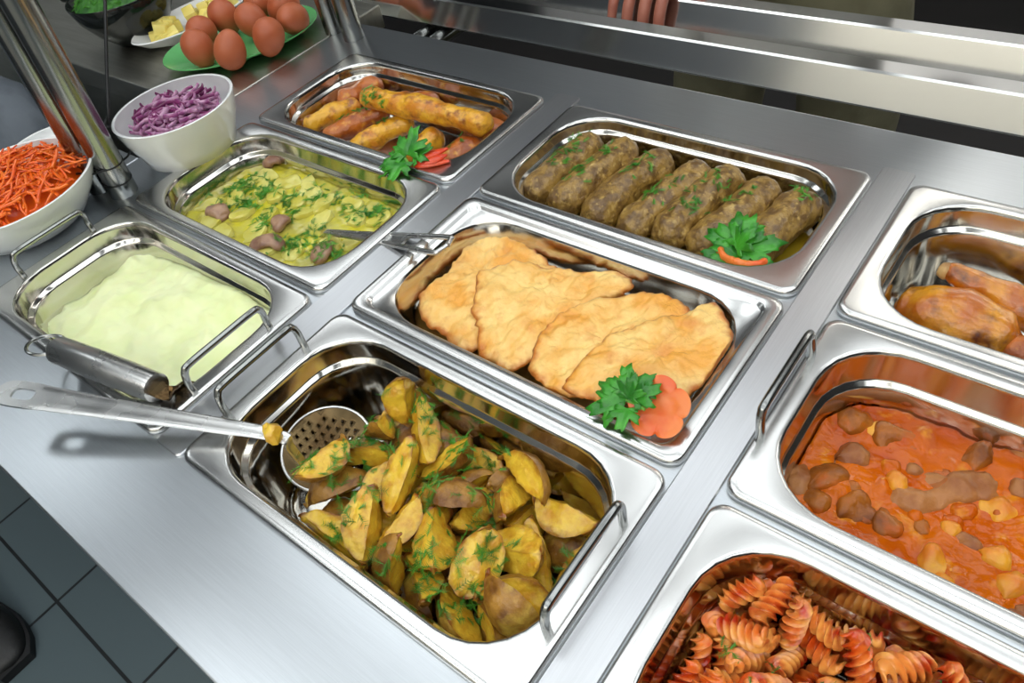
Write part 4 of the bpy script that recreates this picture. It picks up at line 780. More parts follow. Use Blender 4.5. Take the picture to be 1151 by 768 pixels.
for i, (px, py, l, lab) in enumerate([(243, 240, .017, 'brown curved meat piece near the left end of the yellow stew'), (300, 275, .020, 'grey brown meat piece at the front edge of the stew'), (305, 183, .010, 'small meat piece at the back wall of the stew pan'),
                                      (313, 252, .009, 'small pinkish meat piece in the middle of the stew'), (360, 283, .015, 'meat piece beside the tip of the steel utensil')]):
    b = back(px, py, -.032); a = .5 * i
    P = [b + Vector((-l * math.cos(a), -l * math.sin(a), -.003)), b + Vector((.003, .003, .004)), b + Vector((l * math.cos(a), l * math.sin(a), -.003))]
    sp.append(single('meat_piece', sausage(P, .0078, 16, None, .003, 80, i, .001, 200, flat=(1.3, .7)), M['meat'], lab, 'meat piece', 'meat in the yellow stew', angle=0))
spots = []
for px, py, k in [(265, 215, 26), (285, 205, 22), (300, 215, 30), (280, 230, 26), (320, 225, 20), (355, 220, 16), (300, 250, 22), (330, 240, 14), (365, 195, 10), (340, 275, 22), (370, 285, 26), (395, 240, 12), (415, 240, 18), (430, 235, 16), (410, 215, 8), (255, 235, 10), (380, 225, 10), (230, 220, 6), (350, 260, 12), (440, 250, 6), (320, 275, 10)]:
    b = back(px, py, -.034); spots.append((b.x, b.y, .007, int(k * 1.5)))
dill('chopped_dill', 'green chopped dill floating on the yellow stew', [stew] + sp, spots, 14, .006, .013)

# ---------------------------------------------------------------- red stew
cx, cy = pc(2, 1)
gz = lambda x, y: -.051 + .0030 * nz((x, y, 0), 30, 6) + .0060 * max(0, nz((x, y, 0), 62, 7) - .12) + .0036 * max(0, nz((x, y, 0), 120, 8) - .1) + .0006 * nz((x, y, 0), 260, 9)
gou = single('tomato_gravy', surf(cx, cy, .1375, .0667, .044, gz, .03, .0024), M['goulash'], 'glossy orange red gravy filling the stew pan at right', 'gravy', kind='stuff', angle=0)
GM = [([(980, 488), (1010, 490), (1042, 496)], .009, 'gmeat', 'reddish meat strip near the back wall of the red stew'),
      ([(1000, 552), (1035, 562), (1065, 555), (1095, 545), (1128, 548)], .0085, 'gmeat_pale', 'long pale wavy meat strip across the middle of the red stew'),
      ([(1085, 505), (1098, 510), (1112, 516)], .0115, 'gmeat', 'dark rounded meat chunk by the back wall of the red stew'),
      ([(915, 520), (930, 535), (945, 552)], .012, 'gmeat', 'chunky meat piece at the left end of the red stew'),
      ([(940, 505), (955, 512), (950, 525)], .010, 'gmeat_pale', 'pale folded meat piece behind the chunky one at left'),
      ([(945, 560), (962, 570), (975, 582)], .011, 'gmeat', 'brown meat piece beside the front wall of the red stew'),
      ([(985, 580), (1000, 585), (1012, 590)], .010, 'gmeat', 'dark brown meat chunk low in the middle front of the red stew'),
      ([(1045, 535), (1060, 540), (1075, 538)], .009, 'gmeat', 'small brown meat piece behind the long pale strip'),
      ([(895, 520), (900, 540), (905, 555)], .006, 'gmeat_pale', 'thin pale strip along the left wall of the red stew'),
      ([(1100, 565), (1125, 572), (1148, 578)], .008, 'pepper', 'orange soft piece in front of the long pale strip'),
      ([(1112, 615), (1118, 628), (1110, 638)], .007, 'pepper', 'yellow curled vegetable piece at the front of the red stew'),
      ([(1030, 625), (1050, 632), (1072, 640)], .008, 'pepper', 'yellow soft vegetable strip near the front wall of the red stew'),
      ([(1128, 505), (1140, 512), (1150, 520)], .009, 'gmeat', 'meat piece at the right back of the red stew'),
      ([(905, 548), (918, 562), (930, 572)], .007, 'gmeat', 'curled brown piece in the left front bend of the red stew'),
      ([(995, 530), (1005, 537), (998, 545)], .0065, 'pepper', 'small pale curl in the middle of the red stew'),
      ([(1080, 600), (1090, 612), (1085, 622)], .0065, 'gmeat_pale', 'small pale lump in front of the long strip'),
      ([(1118, 655), (1135, 662), (1150, 672)], .009, 'pepper', 'yellow lump in the right front of the red stew'),
      ([(940, 475), (960, 472), (985, 472)], .008, 'gmeat', 'sunken meat strip along the back left wall of the red stew')]
for i, (P, r, m, lab) in enumerate(GM):
    Q = [back(x, y, -.050) + Vector((0, 0, -r * .75 if k in (0, len(P) - 1) else -r * .35)) for k, (x, y) in enumerate(P)]
    single('meat_piece' if m != 'pepper' else 'vegetable_piece', sausage(Q, r, 18, (lambda t: 1 + .18 * math.sin(t * 9 + i)), .0042, 75, i + 3, .0018, 190, flat=(1.25, .8)), M[m], lab, 'meat piece' if m != 'pepper' else 'vegetable piece', 'pieces in the red stew', angle=0)
rnd = random.Random(44)
for i in range(34):
    for _ in range(40):
        x, y = rnd.uniform(-.125, .10), rnd.uniform(-.056, .056)
        if inside(x, y, .128, .058, .04): break
    r = rnd.uniform(.003, .0062); a = rnd.uniform(0, PI); l = r * rnd.uniform(1.0, 2.2)
    q = Vector((cx + x, cy + y, gz(x, y) - r * .25)); u = Vector((math.cos(a), math.sin(a), 0)) * l
    single('stew_morsel', sausage([q - u + Vector((0, 0, -r * .4)), q + Vector((u.y, -u.x, 0)) * rnd.uniform(-.4, .4), q + u + Vector((0, 0, -r * .4))], r, 12, None, .002, 120, i, .0007, 260, flat=(1.2, .8)),
           M[('goulash', 'gmeat', 'pepper', 'gmeat_pale')[i % 4]], 'small soft lump half sunk in the orange red stew gravy', 'stew lump', 'small lumps in the red stew', angle=0)
# ---------------------------------------------------------------- chicken
def limb(name, P, R, m, label, seed, flat=(1, .85), bone=None):
    path = smoothpath(P, 8); n = len(path); rs = []
    for i in range(n):
        t = i / (n - 1) * (len(R) - 1); k = min(int(t), len(R) - 2); f = t - k; f = f * f * (3 - 2 * f)
        rs.append(R[k] * (1 - f) + R[k + 1] * f)
    V, F = lump(*tube(path, rs, 28, True, flat), .003, 45, seed, .0008, 150)
    o = single(name, (V, F), m, label, 'chicken', 'roast chicken pieces', angle=0)
    if bone:
        bb = part('bone', sausage(bone[0], bone[1], 12, lambda t: 1 + .4 * max(0, 1 - t * 4), .001, 120, 2), M['bone'], o)
    return o
b = lambda u, v, z: back(u, v, z)
limb('chicken_thigh', [b(1008, 343, -.058), b(1020, 345, -.055), b(1050, 352, -.052), b(1085, 364, -.052), b(1120, 378, -.056), b(1145, 388, -.06)], [.006, .018, .026, .029, .024, .008], M['chicken'], 'plump golden roast chicken thigh nearest the pan wall', 4)
limb('chicken_drumstick', [b(1062, 303, -.036), b(1075, 308, -.036), b(1100, 321, -.042), b(1135, 338, -.05), b(1175, 352, -.055), b(1200, 360, -.058)], [.0065, .0095, .0115, .016, .022, .008], M['chicken'], 'roast chicken drumstick pointing its bone end left, above the thigh', 9, (1, .95),
     ([b(1056, 301, -.036), b(1062, 304, -.036), b(1072, 308, -.036)], .0078))
limb('chicken_wing', [b(1128, 392, -.06), b(1140, 394, -.057), b(1160, 400, -.056), b(1190, 410, -.06)], [.006, .014, .016, .007], M['roll_brown'], 'dark brown chicken piece at the front wall of its pan', 12)

# ---------------------------------------------------------------- garnishes
parsley(back(825, 285, -.012), [(0, .004, .004, -.9, .1, .25, .030), (0, .006, .006, -.35, .8, .6, .030), (.004, .004, .008, .05, .7, .9, .026), (.008, 0, .006, .8, .45, .4, .032), (.004, -.004, .002, -.4, -.6, .2, .026),
        (.01, -.004, .004, .9, -.25, .15, .030), (.002, 0, .008, .4, .2, .9, .022), (-.004, -.002, .002, -.8, -.5, .1, .022)], [(.004, -.010, -.004), (.002, 0, 0), (0, .004, .006)], 'bright green parsley sprig on the minced meat rolls')
parsley(back(455, 182, .004), [(0, 0, .002, -.55, -.5, .1, .026), (0, .002, .006, -.7, .3, .2, .024), (.004, .004, .008, -.1, .7, .8, .030), (.002, -.004, .002, .1, -.8, .0, .026), (-.004, -.006, 0, -.6, -.8, -.1, .024), (.008, .006, .004, .6, .6, .5, .024)],
        [(.014, .002, -.004), (.006, 0, 0), (0, .002, .004)], 'green parsley sprig hanging over the rim of the fried rolls pan')
parsley(back(704, 452, .010), [(0, 0, .002, -.8, .1, .2, .024), (-.002, .004, .004, -.4, .7, .4, .022), (.004, .004, .006, .3, .7, .6, .019), (-.004, -.004, .0, -.7, -.6, .0, .022), (.004, -.006, .002, .2, -.8, .1, .018), (.006, .002, .006, .6, .5, .5, .019), (.002, 0, .006, .0, .3, .9, .017)],
        [(.016, -.002, .004), (.008, 0, .003), (0, 0, .002)], 'green parsley sprig beside the orange carrot flower on the fillets')
def petals(c, nrm, R, n, th, m, name, label, cat, curl=.2, seed=0):
    """a carved slice: scalloped round with notches"""
    nrm = Vector(nrm).normalized(); u = nrm.cross(Vector((0, 1, .2))).normalized(); v = nrm.cross(u); c = Vector(c)
    N = 60; rings = []
    for z, k in ((-1, .2), (-1, .9), (-.4, 1), (.4, 1), (1, .92), (1.1, .55), (1.0, .2)):
        rg = []
        for i in range(N):
            t = 2 * PI * i / N
            r = R * k * (.80 + .20 * abs(math.cos(n * t / 2 + seed)) ** .6)
            rg.append(c + u * r * math.cos(t) + v * r * math.sin(t) + nrm * (z * th / 2 + curl * r * r / R))
        rings.append(rg)
    return single(name, loft(rings, True, True), m, label, cat, 'vegetable garnishes')
petals(back(742, 459, .008), (.05, -.55, .85), 0.0225, 5, .004, M['carrot'], 'carrot_flower', 'orange carrot slice carved as a flower on the battered fillets', 'carrot slice', .25)
petals(back(833, 290, -.016), (.1, -.5, .85), .017, 3, .003, M['tomato'], 'tomato_slice', 'red slice under the parsley on the minced meat rolls', 'tomato slice', .1)
single('carrot_curl', sausage([back(808, 280, -.008), back(815, 290, -.008), back(832, 297, -.006), back(850, 298, -.006), back(862, 294, -.007)], .0032, 12, None, .0006, 120, 4, flat=(1, 1.4)), M['carrot'], 'orange carrot curl along the front of the red slice, by the parsley', 'carrot curl')
def spear(P, wd, th, seed):
    return tube(smoothpath(P, 6), [wd * math.sin(PI * min(.94, max(.10, .06 + i / (6 * (len(P) - 1)) * .9))) ** .7 for i in range(6 * (len(P) - 1) + 1)], 14, True, (1, th / wd), rnd=True)
tm = root('tomato_star', back(482, 178, .002), 'red tomato wedge cut into points beside parsley on the fried rolls', 'tomato')
for P in ([back(463, 186, 0), back(480, 184, .003), back(505, 181, .002)], [back(464, 184, .003), back(482, 175, .007), back(503, 167, .006)], [back(464, 185, .002), back(486, 180, .006), back(502, 174, .005)]):
    part('point', spear(P, .0062, .0035, 1), M['tomato'], tm)

# ---------------------------------------------------------------- utensils
def strip(P, ws, th, m=6):
    s0 = (Vector(P[1]) - Vector(P[0])).cross(Vector((0, 0, 1))).normalized()
    path = smoothpath(P, m); n = len(path); rs = []
    for i in range(n):
        t = i / (n - 1) * (len(ws) - 1); k = min(int(t), len(ws) - 2); rs.append(ws[k] + (ws[k + 1] - ws[k]) * (t - k))
    V, F = [], []
    for i in range(n):
        T = (path[min(i + 1, n - 1)] - path[max(i - 1, 0)]).normalized(); s = (s0 - T * s0.dot(T)).normalized(); u = s.cross(T)
        wv = rs[i] / 2
        for a, b in ((-1, -.2), (-.8, -1), (.8, -1), (1, -.2), (1, .4), (.75, 1), (.3, .7), (-.3, .7), (-.75, 1), (-1, .4)):
            V.append(path[i] + s * wv * a + u * th / 2 * b)
    for i in range(n - 1):
        for k in range(10): F.append((i * 10 + k, i * 10 + (k + 1) % 10, (i + 1) * 10 + (k + 1) % 10, (i + 1) * 10 + k))
    F.append(tuple(range(9, -1, -1))); F.append(tuple((n - 1) * 10 + k for k in range(10)))
    return V, F
M['spoon'] = mat('spoon_steel', S(208, 208, 206), rough=.27, metal=1, rnoise=.05, bscale=40)
M['reflect_brown'] = mat('reflection_brown_steel', S(100, 84, 58), S(82, 64, 42), scale=40, rough=.22, metal=1)  # reflections of potatoes and pan walls painted into the steel as brown
# slotted skimmer lying in the potatoes
HA, HB = back(2, 440, .030), back(312, 490, .006)
sk = root('slotted_spoon', (HB.x, HB.y, -.05), 'steel slotted spoon resting in the potato pan, handle out over the counter', 'slotted spoon')
dirh = (HA - HB).normalized(); sd = dirh.cross(Vector((0, 0, 1))).normalized()
def handle_slot():
    # ring of metal around a rounded slot, then the long stem
    c = HA + (HB - HA) * .085; L, wv = .020, .0125
    up = sd.cross(dirh) * -1
    n = 40; out, inn = [], []
    for i in range(n):
        t = 2 * PI * i / n
        ca, sa = math.cos(t), math.sin(t)
        pw = lambda q, e: math.copysign(abs(q) ** e, q)
        out.append(c + dirh * (L * 1.25 * pw(ca, .6)) + sd * (wv * pw(sa, .7)))
        inn.append(c + dirh * (L * .52 * pw(ca, .5)) + sd * (wv * .42 * pw(sa, .6)))
    h = Vector((0, 0, .0011))
    return loft([[v - h for v in inn], [v - h for v in out], [v + h for v in out], [v + h for v in inn], [v - h for v in inn]])
part('handle', join(handle_slot(), strip([HA + (HB - HA) * .14, HA.lerp(HB, .3), HA.lerp(HB, .7) + Vector((0, 0, .001)), HB, HB + Vector((.007, .001, -.012)), HB + Vector((.012, .002, -.046))], [.024, .021, .015, .011, .009, .008], .0030)), M['spoon'], sk)
def skimmer(c, nrm, R, roll):
    nrm = Vector(nrm).normalized(); u = nrm.cross(Vector((0, 1, 0))).normalized(); v = nrm.cross(u); V, F = [], []
    g = R / 5.2; hr = g * .19
    def P(x, y):
        r = math.hypot(x, y)
        if r > R: x, y = x * R / r, y * R / r; r = R
        return c + u * x + v * y + nrm * (R * .16 * (r / R) ** 2)
    N = int(R / g) + 1
    for i in range(-N, N + 1):
        for j in range(-N, N + 1):
            x, y = i * g, (j + .5 * (i % 2)) * g
            r = math.hypot(x, y)
            if r > R + g * .6: continue
            o8 = [(x + a * g / 2, y + b * g / 2) for a, b in ((1, 0), (1, 1), (0, 1), (-1, 1), (-1, 0), (-1, -1), (0, -1), (1, -1))]
            n = len(V); V += [P(*q) for q in o8]
            if r < R * .86:
                V += [P(x + hr * math.cos(PI / 4 * k), y + hr * math.sin(PI / 4 * k)) for k in range(8)]
                for k in range(8): F.append((n + k, n + (k + 1) % 8, n + 8 + (k + 1) % 8, n + 8 + k))
            else: F.append(tuple(n + k for k in range(8)))
    bm = bmesh.new(); vs = [bm.verts.new(v) for v in V]
    for f in F:
        try: bm.faces.new([vs[q] for q in f])
        except ValueError: pass
    bmesh.ops.remove_doubles(bm, verts=bm.verts, dist=.00005); bm.verts.index_update()
    V = [v.co.copy() for v in bm.verts]; F = [tuple(v.index for v in f.verts) for f in bm.faces]; bm.free()
    rim = [c + u * R * math.cos(2 * PI * k / 48) + v * R * math.sin(2 * PI * k / 48) + nrm * R * .16 for k in range(49)]
    return V, F, rim
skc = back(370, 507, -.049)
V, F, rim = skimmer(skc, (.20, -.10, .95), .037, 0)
part('bowl', (V, F), M['reflect_brown'], sk, solid=.0009, norm=False, angle=25)
part('rim', tube(rim, .0012, 8, False), M['spoon'], sk)
cr = back(306, 487, .012)
rnd = random.Random(3)
def crumb(c, R, seed):
    V, F = [], []
    n = 14
    rings = [[Vector((c.x + R[0] * math.sin(PI * (i + .5) / 9) * math.cos(2 * PI * k / n), c.y + R[1] * math.sin(PI * (i + .5) / 9) * math.sin(2 * PI * k / n), c.z - R[2] * math.cos(PI * (i + .5) / 9))) for k in range(n)] for i in range(9)]
    return lump(*loft(rings, True, True), R[0] * .6, 110, seed, R[0] * .2, 300)
single('potato_crumb', crumb(cr, (.010, .007, .006), 4), M['flesh'], 'clump of yellow potato crumbs stuck on the slotted spoon stem', 'potato crumb')
# serving spoon in the mash: hollow tube handle with a hanging ring
A, B = back(62, 392, .018), back(176, 436, .013)
ms = root('serving_spoon', ((A.x + B.x) / 2, (A.y + B.y) / 2, 0), 'steel serving spoon with thick tubular handle lying on the mash pan corner', 'serving spoon')
ax = (B - A).normalized()
path = [A, A + ax * .006, A.lerp(B, .5), B - ax * .004, B]
part('handle', tube(path, [.0085, .0125, .0135, .0128, .0122], 22, True), M['spoon'], ms)
part('neck', strip([B - ax * .004, B + ax * .012 + Vector((0, 0, -.002)), (-.056, .044, .0), (-.060, .056, -.018), (-.070, .070, -.042)], [.016, .013, .011, .010, .010], .003), M['reflect_brown'], ms)
bc = Vector((-.088, .082, -.056))
part('bowl', lathe(bc, [(.001, -.010), (.012, -.008), (.021, -.002), (.026, .006), (.025, .006), (.020, 0), (.001, -.008)], 24, sx=1.3), M['spoon'], ms)
rc = A - ax * .012
rp = [rc + ax * (.017 * math.cos(2 * PI * k / 28)) + ax.cross(Vector((0, .3, 1))).normalized() * (.015 * math.sin(2 * PI * k / 28)) for k in range(29)]
part('ring', tube(rp, .0016, 8, False), M['tube'], ms)
# utensil in the yellow stew with an open loop handle
A, B = back(368, 261, -.026), back(500, 276, .014)
ss = root('ladle', (A.x, A.y, -.03), 'slim steel utensil with an open loop handle resting in the yellow stew', 'ladle')
ax = (B - A).normalized(); sd2 = ax.cross(Vector((0, 0, 1))).normalized()
for sg in (1, -1):
    part('handle_wire', tube(smoothpath([A + sd2 * .0012 * sg, A.lerp(B, .35) + sd2 * .0040 * sg, A.lerp(B, .7) + sd2 * .0085 * sg, B - ax * .006 + sd2 * .0115 * sg, B + sd2 * .008 * sg, B + ax * .003], 6), .0027, 10), M['spoon'], ss)
part('handle_plate', strip([A - ax * .004, A.lerp(B, .3), A.lerp(B, .70)], [.005, .0085, .016], .0026), M['spoon'], ss)
part('bowl', lathe(A - ax * .03 + Vector((0, 0, -.022)), [(.001, -.010), (.014, -.008), (.024, 0), (.028, .010), (.027, .010), (.022, .001), (.001, -.008)], 24), M['spoon'], ss)
part('neck', strip([A - ax * .03 + sd2 * .0 + Vector((0, 0, -.014)), A - ax * .012 + Vector((0, 0, -.006)), A], [.006, .005, .005], .003), M['spoon'], ss)
# ---------------------------------------------------------------- bowls, salads
M['china'] = mat('white_china', S(236, 238, 238), rough=.18, coat=.3)
M['carrot_shred'] = mat('shredded_carrot', S(244, 118, 24), S(230, 88, 12), scale=50, rough=.35, coat=.2, sss=.12, sssr=.003)
M['onion'] = mat('red_onion', S(206, 160, 192), S(150, 70, 128), scale=90, lo=.42, hi=.6, rough=.3, coat=.25, sss=.15, sssr=.003)
M['onion_dark'] = mat('red_onion_skin', S(140, 56, 112), S(108, 34, 84), scale=60, rough=.3, coat=.25)
M['egg'] = mat('brown_egg', S(190, 104, 66), S(178, 92, 56), scale=18, rough=.42, bump=.06, bscale=500, sss=.08, sssr=.004)
M['greenplate'] = mat('green_plate', S(98, 178, 106), rough=.2, coat=.3)
M['cheese'] = mat('butter_cube', S(238, 222, 130), S(226, 206, 104), scale=40, rough=.4, sss=.15, sssr=.004)
M['smoke'] = mat('smoky_glass', S(60, 66, 62), rough=.05, trans=.8)
M['greens'] = mat('chopped_greens', S(58, 120, 36), S(30, 84, 22), scale=80, lo=.4, hi=.6, rough=.5, bump=.8, bscale=140)
M['cable'] = mat('black_cable', S(16, 17, 18), rough=.45)
M['cloth'] = mat('grey_fabric', S(92, 99, 107), S(74, 81, 89), scale=20, rough=.85, bump=.25, bscale=300)

def bowl(c, r, h, rb, tilt, off, label, ox=1):
    k = h
    prof_o = [(rb * .9, 0), (rb, .002), (rb * 1.12 + .004, k * .10), (rb + (r - rb) * .50, k * .32), (rb + (r - rb) * .80, k * .62), (r * .985, k * .90), (r, k), (r - .0015, k + .0008), (r - .0035, k)]
    prof_i = [(r * .95, k * .86), (rb + (r - rb) * .74, k * .60), (rb + (r - rb) * .44, k * .33), (rb * .9, k * .14), (rb * .4, k * .10)]
    return single('salad_bowl', lathe(c, prof_o + prof_i, 56, tilt, True, True, off=off), M['china'], label, 'bowl', 'white salad bowls', loc=c, angle=60)
CB = Vector((-.450, .104, CTZ + .0005)); OB = Vector((-.386, .288, CTZ + .0005))
cb = bowl(CB, .092, .056, .054, (0, 0), (.014, 0), 'white bowl heaped with orange shredded carrot')
ob = bowl(OB, .0715, .062, .046, (.03, 0), (.007, 0), 'white bowl of sliced red onion beside the tall posts')
eb = bowl(Vector((-.530, .186, CTZ + .0005)), .054, .030, .030, (0, 0), (0, 0), 'white bowl half hidden behind the carrot bowl')

def strand(P, r, n=6, flat=None):
    return tube(smoothpath(P, 4), r, n, True, flat, rnd=True)
# carrot: a heap of separate shreds over a core
rnd = random.Random(77)
cc = CB + Vector((.012, 0, 0))
def heap(x, y, R, h): return h * max(0, 1 - (x * x + y * y) / R ** 2)
core = [[cc + Vector((.070 * s * math.cos(2 * PI * k / 36), .070 * s * math.sin(2 * PI * k / 36), .036 + .026 * (1 - s * s))) for k in range(36)] for s in (1, .85, .7, .5, .3, .1)]
V, F = loft([[v + Vector((0, 0, -.018)) - (v - cc) * .25 for v in core[0]]] + core, True, True)
single('shredded_carrot', lump(V, F, .004, 60, 3, .002, 200), M['carrot_shred'], 'packed orange shredded carrot filling the bowl under the loose shreds', 'carrot', kind='stuff')
cm = []
for i in range(14):
    L = rnd.uniform(.034, .066); P = []
    n = 6; a = rnd.uniform(-2.4, 2.4)
    x = y = z = 0; th = rnd.uniform(-.4, .4)
    for k in range(n):
        P.append(Vector((x, y, z))); th += a / n + rnd.uniform(-.35, .35)
        x += L / n * math.cos(th); y += L / n * math.sin(th); z += rnd.uniform(-.0016, .0020)
    c = sum(P, Vector()) / n
    cm.append(mesh('carrot_shred', *strand([p - c for p in P], rnd.uniform(.0009, .0014), 6, (1.3, .85)), M['carrot_shred']))
from mathutils import Quaternion, Euler
def fits(me, q, p, rf):
    """every point of the strand stays inside the bowl radius rf(z)"""
    for v in me.vertices:
        w_ = q @ v.co + p
        if math.hypot(w_.x, w_.y) > rf(w_.z): return False
    return True
n_ = 0
while n_ < 290:
    t = rnd.random() ** .5; a = rnd.uniform(0, 2 * PI); R_ = .080 * t
    x, y = R_ * math.cos(a), R_ * math.sin(a)
    z = .044 + .027 * (1 - t * t) + rnd.uniform(.000, .008)
    sl = -.030 * 2 * t / .074
    q = Vector((0, 0, 1)).rotation_difference(Vector((-sl * math.cos(a) * .7, -sl * math.sin(a) * .7, 1)).normalized()) @ Euler((rnd.uniform(-.2, .2), rnd.uniform(-.2, .2), rnd.uniform(0, 6.28))).to_quaternion()
    me = cm[rnd.randrange(14)]
    if not fits(me, q, Vector((x, y, z)), lambda z: .087 if z > .048 else .087 - (.048 - z) * 1.4): continue
    n_ += 1
    o = link('carrot_shred', me, cc + Vector((x, y, z)), q)
    tag(o, 'thin orange carrot shred in the white bowl at the left edge', 'carrot shred', 'carrot shreds')
# onion strips
oc = OB + Vector((.007, 0, .010))
core = [[oc + Vector((.050 * s * math.cos(2 * PI * k / 32), .050 * s * math.sin(2 * PI * k / 32), .026 + .012 * (1 - s * s) + .1 * .05 * s * math.cos(2 * PI * k / 32))) for k in range(32)] for s in (1, .8, .6, .35, .1)]
V, F = loft([[v + Vector((0, 0, -.012)) - (v - oc) * .2 for v in core[0]]] + core, True, True)
single('sliced_onion', lump(V, F, .003, 70, 5, .0015, 220), M['onion_dark'], 'packed dark purple sliced onion under the loose strips', 'onion', kind='stuff')
om = []
for i in range(12):
    L = rnd.uniform(.05, .085); n = 8; k0 = rnd.uniform(1.8, 3.2) * rnd.choice((-1, 1)); x = y = z = 0; th = -k0 / 2; P = []
    for k in range(n):
        P.append(Vector((x, y, z))); th += k0 / n; x += L / n * math.cos(th); y += L / n * math.sin(th); z += rnd.uniform(-.0018, .0022)
    c = sum(P, Vector()) / n
    om.append(mesh('onion_strip', *strand([p - c for p in P], rnd.uniform(.0014, .0022), 8, (.7, 1.35)), M['onion'] if i % 3 else M['onion_dark']))
n_ = 0
while n_ < 125:
    t = rnd.random() ** .5; a = rnd.uniform(0, 2 * PI); R_ = .05 * t; x, y = R_ * math.cos(a), R_ * math.sin(a)
    z = .027 + .016 * (1 - t * t) + .03 * x + rnd.uniform(0, .012)
    q = Euler((rnd.uniform(-.2, .2), rnd.uniform(-.2, .2), rnd.uniform(0, 6.28))).to_quaternion()
    me = om[rnd.randrange(12)]
    if not fits(me, q, Vector((x, y, z)), lambda z: .058 if z > .04 else .058 - (.04 - z) * .9): continue
    n_ += 1
    o = link('onion_strip', me, oc + Vector((x, y, z)), q)
    tag(o, 'purple red onion strip in the white bowl beside the posts', 'onion strip', 'red onion strips')

# ---------------------------------------------------------------- posts and cable
def post(x, y, R, h, label, collars=(), lean=(0, 0)):
    r = root('post', (x, y, CTZ), label, 'post')
    part('shaft', tube([(x, y, CTZ + .0003), (x + lean[0] * h, y + lean[1] * h, h)], R, 32), M['tube'], r)
    for z in collars:
        part('collar', tube([(x + lean[0] * z, y + lean[1] * z, z), (x + lean[0] * (z + .0016), y + lean[1] * (z + .0016), z + .0016)], R + .0009, 32), M['cable'], r, 'black ring around the post foot')
    return r
LEAN = (.10, .035)
post(-.3925, .1915, .0158, .75, 'thick polished steel post in front, rising between the two white salad bowls', (.012, .034), LEAN)
post(-.431, .183, .0140, .75, 'polished steel post just behind the thick front one', (), LEAN)
post(-.402, .583, .0150, .75, 'polished steel post at the far corner, nearer the tray rails', ())
post(-.450, .588, .0135, .75, 'polished steel post at the far corner, next to the egg plate', ())
# thin wire running past the front post foot
w0 = back(122, 154, .055)
single('cable', tube(smoothpath([Vector((back(112, -170, .24).x, back(112, -170, .24).y, CEIL)), Vector((back(112, -170, .24).x, back(112, -170, .24).y, .9)), back(112, -170, .24), back(116, -60, .19), back(118, 0, .16), back(120, 80, .105), back(122, 140, .064), (-.452, .240, .050), (-.436, .216, .040)], 8), .0019, 8), M['cable'], 'thin black cable hanging down in front of the side counter to the onion bowl', 'cable')
single('wire', tube(smoothpath([(-.455, .150, .020), (-.425, .165, .022), (-.405, .163, .0345), (-.385, .170, .0345), (-.3755, .190, .0345), (-.385, .212, .030), (-.405, .226, .024)], 8), .0012, 6), M['cable'], 'thin wire wound around the foot of the front post', 'wire')

# ---------------------------------------------------------------- plate of eggs
ec = Vector((-.558, .504, CTZ + .0004))
ea = math.atan2(.19, .10)
def oval(c, prof, a, sx, sy, n=56):
    V, F = lathe(Vector((0, 0, 0)), prof, n, cap0=True, cap1=True, sx=sx, sy=sy)
    return [Vector((c.x + v.x * math.cos(a) - v.y * math.sin(a), c.y + v.x * math.sin(a) + v.y * math.cos(a), c.z + v.z)) for v in V], F
pl_ = [(.60, 0), (.62, .002), (.80, .006), (.97, .013), (1.0, .0145), (.995, .0158), (.97, .0152), (.80, .0082), (.6, .0045), (.2, .004)]
single('plate', oval(ec, pl_, ea, .116, .082), M['greenplate'], 'oval green plate of brown eggs on the side counter', 'plate', loc=ec, angle=60)
def egg(a=.027, b=.0215):
    R = []
    for i in range(17):
        t = PI * (i + .5) / 17; x = -math.cos(t); r = math.sin(t) * b * (1 - .12 * x)
        R.append([Vector((a * x, r * math.cos(2 * PI * k / 28), r * math.sin(2 * PI * k / 28))) for k in range(28)])
    return loft(R, True, True)
em = mesh('egg', *egg(), M['egg'])
EG = [((223.5, 55), .0235, 'brown egg at the front left of the green plate'), ((258.5, 56), .0235, 'brown egg at the front of the green plate, second from left'), ((227, 36), .0255, 'brown egg behind the front left one, beside the white dish'),
      ((302, 42), .0235, 'brown egg at the front right of the green plate'), ((328.5, 21), .0235, 'brown egg at the right end of the green plate'), ((284, 24), .0245, 'brown egg in the middle of the green plate'),
      ((252.5, 20), .026, 'brown egg at the back left of the green plate, beside the butter dish'), ((290, 2), .026, 'brown egg at the back of the green plate, cut by the photo edge'), ((318, 6), .026, 'brown egg at the back right of the green plate')]
for i, ((u, v), z, lab) in enumerate(EG):
    q = Euler((0, [1.35, -1.2, .5, 1.2, -.4, .9, 1.4, .3, .6][i], i * 1.3)).to_quaternion()
    tag(link('egg', em, back(u, v, z), q), lab, 'egg', 'brown eggs')
# white dish of butter cubes
dc = Vector((-.690, .516, CTZ + .0004)); da = math.atan2(.2, .02)
single('dish', oval(dc, [(.55, 0), (.58, .002), (.85, .012), (1.0, .024), (.985, .0255), (.83, .0145), (.5, .006), (.2, .0055)], da, .105, .052), M['china'], 'narrow white dish of yellow cubes behind the egg plate', 'dish', loc=dc, angle=60)
for i in range(34):
    t = rnd.uniform(-1, 1); s = rnd.uniform(-1, 1) * math.sqrt(1 - t * t)
    x, y = .072 * t, .026 * s
    c = dc + Vector((x * math.cos(da) - y * math.sin(da), x * math.sin(da) + y * math.cos(da), .017 + (0 if i < 20 else .010)))
    e = rnd.uniform(.007, .010)
    V, F = box(-e, e, -e * .9, e * .9, -e * .8, e * .8, .0015)
    q = Euler((rnd.uniform(-.4, .4), rnd.uniform(-.4, .4), rnd.uniform(0, 3))).to_matrix()
    single('butter_cube', ([c + q @ v for v in V], F), M['cheese'], 'pale yellow cube heaped in the narrow white dish', 'cube', 'yellow cubes')
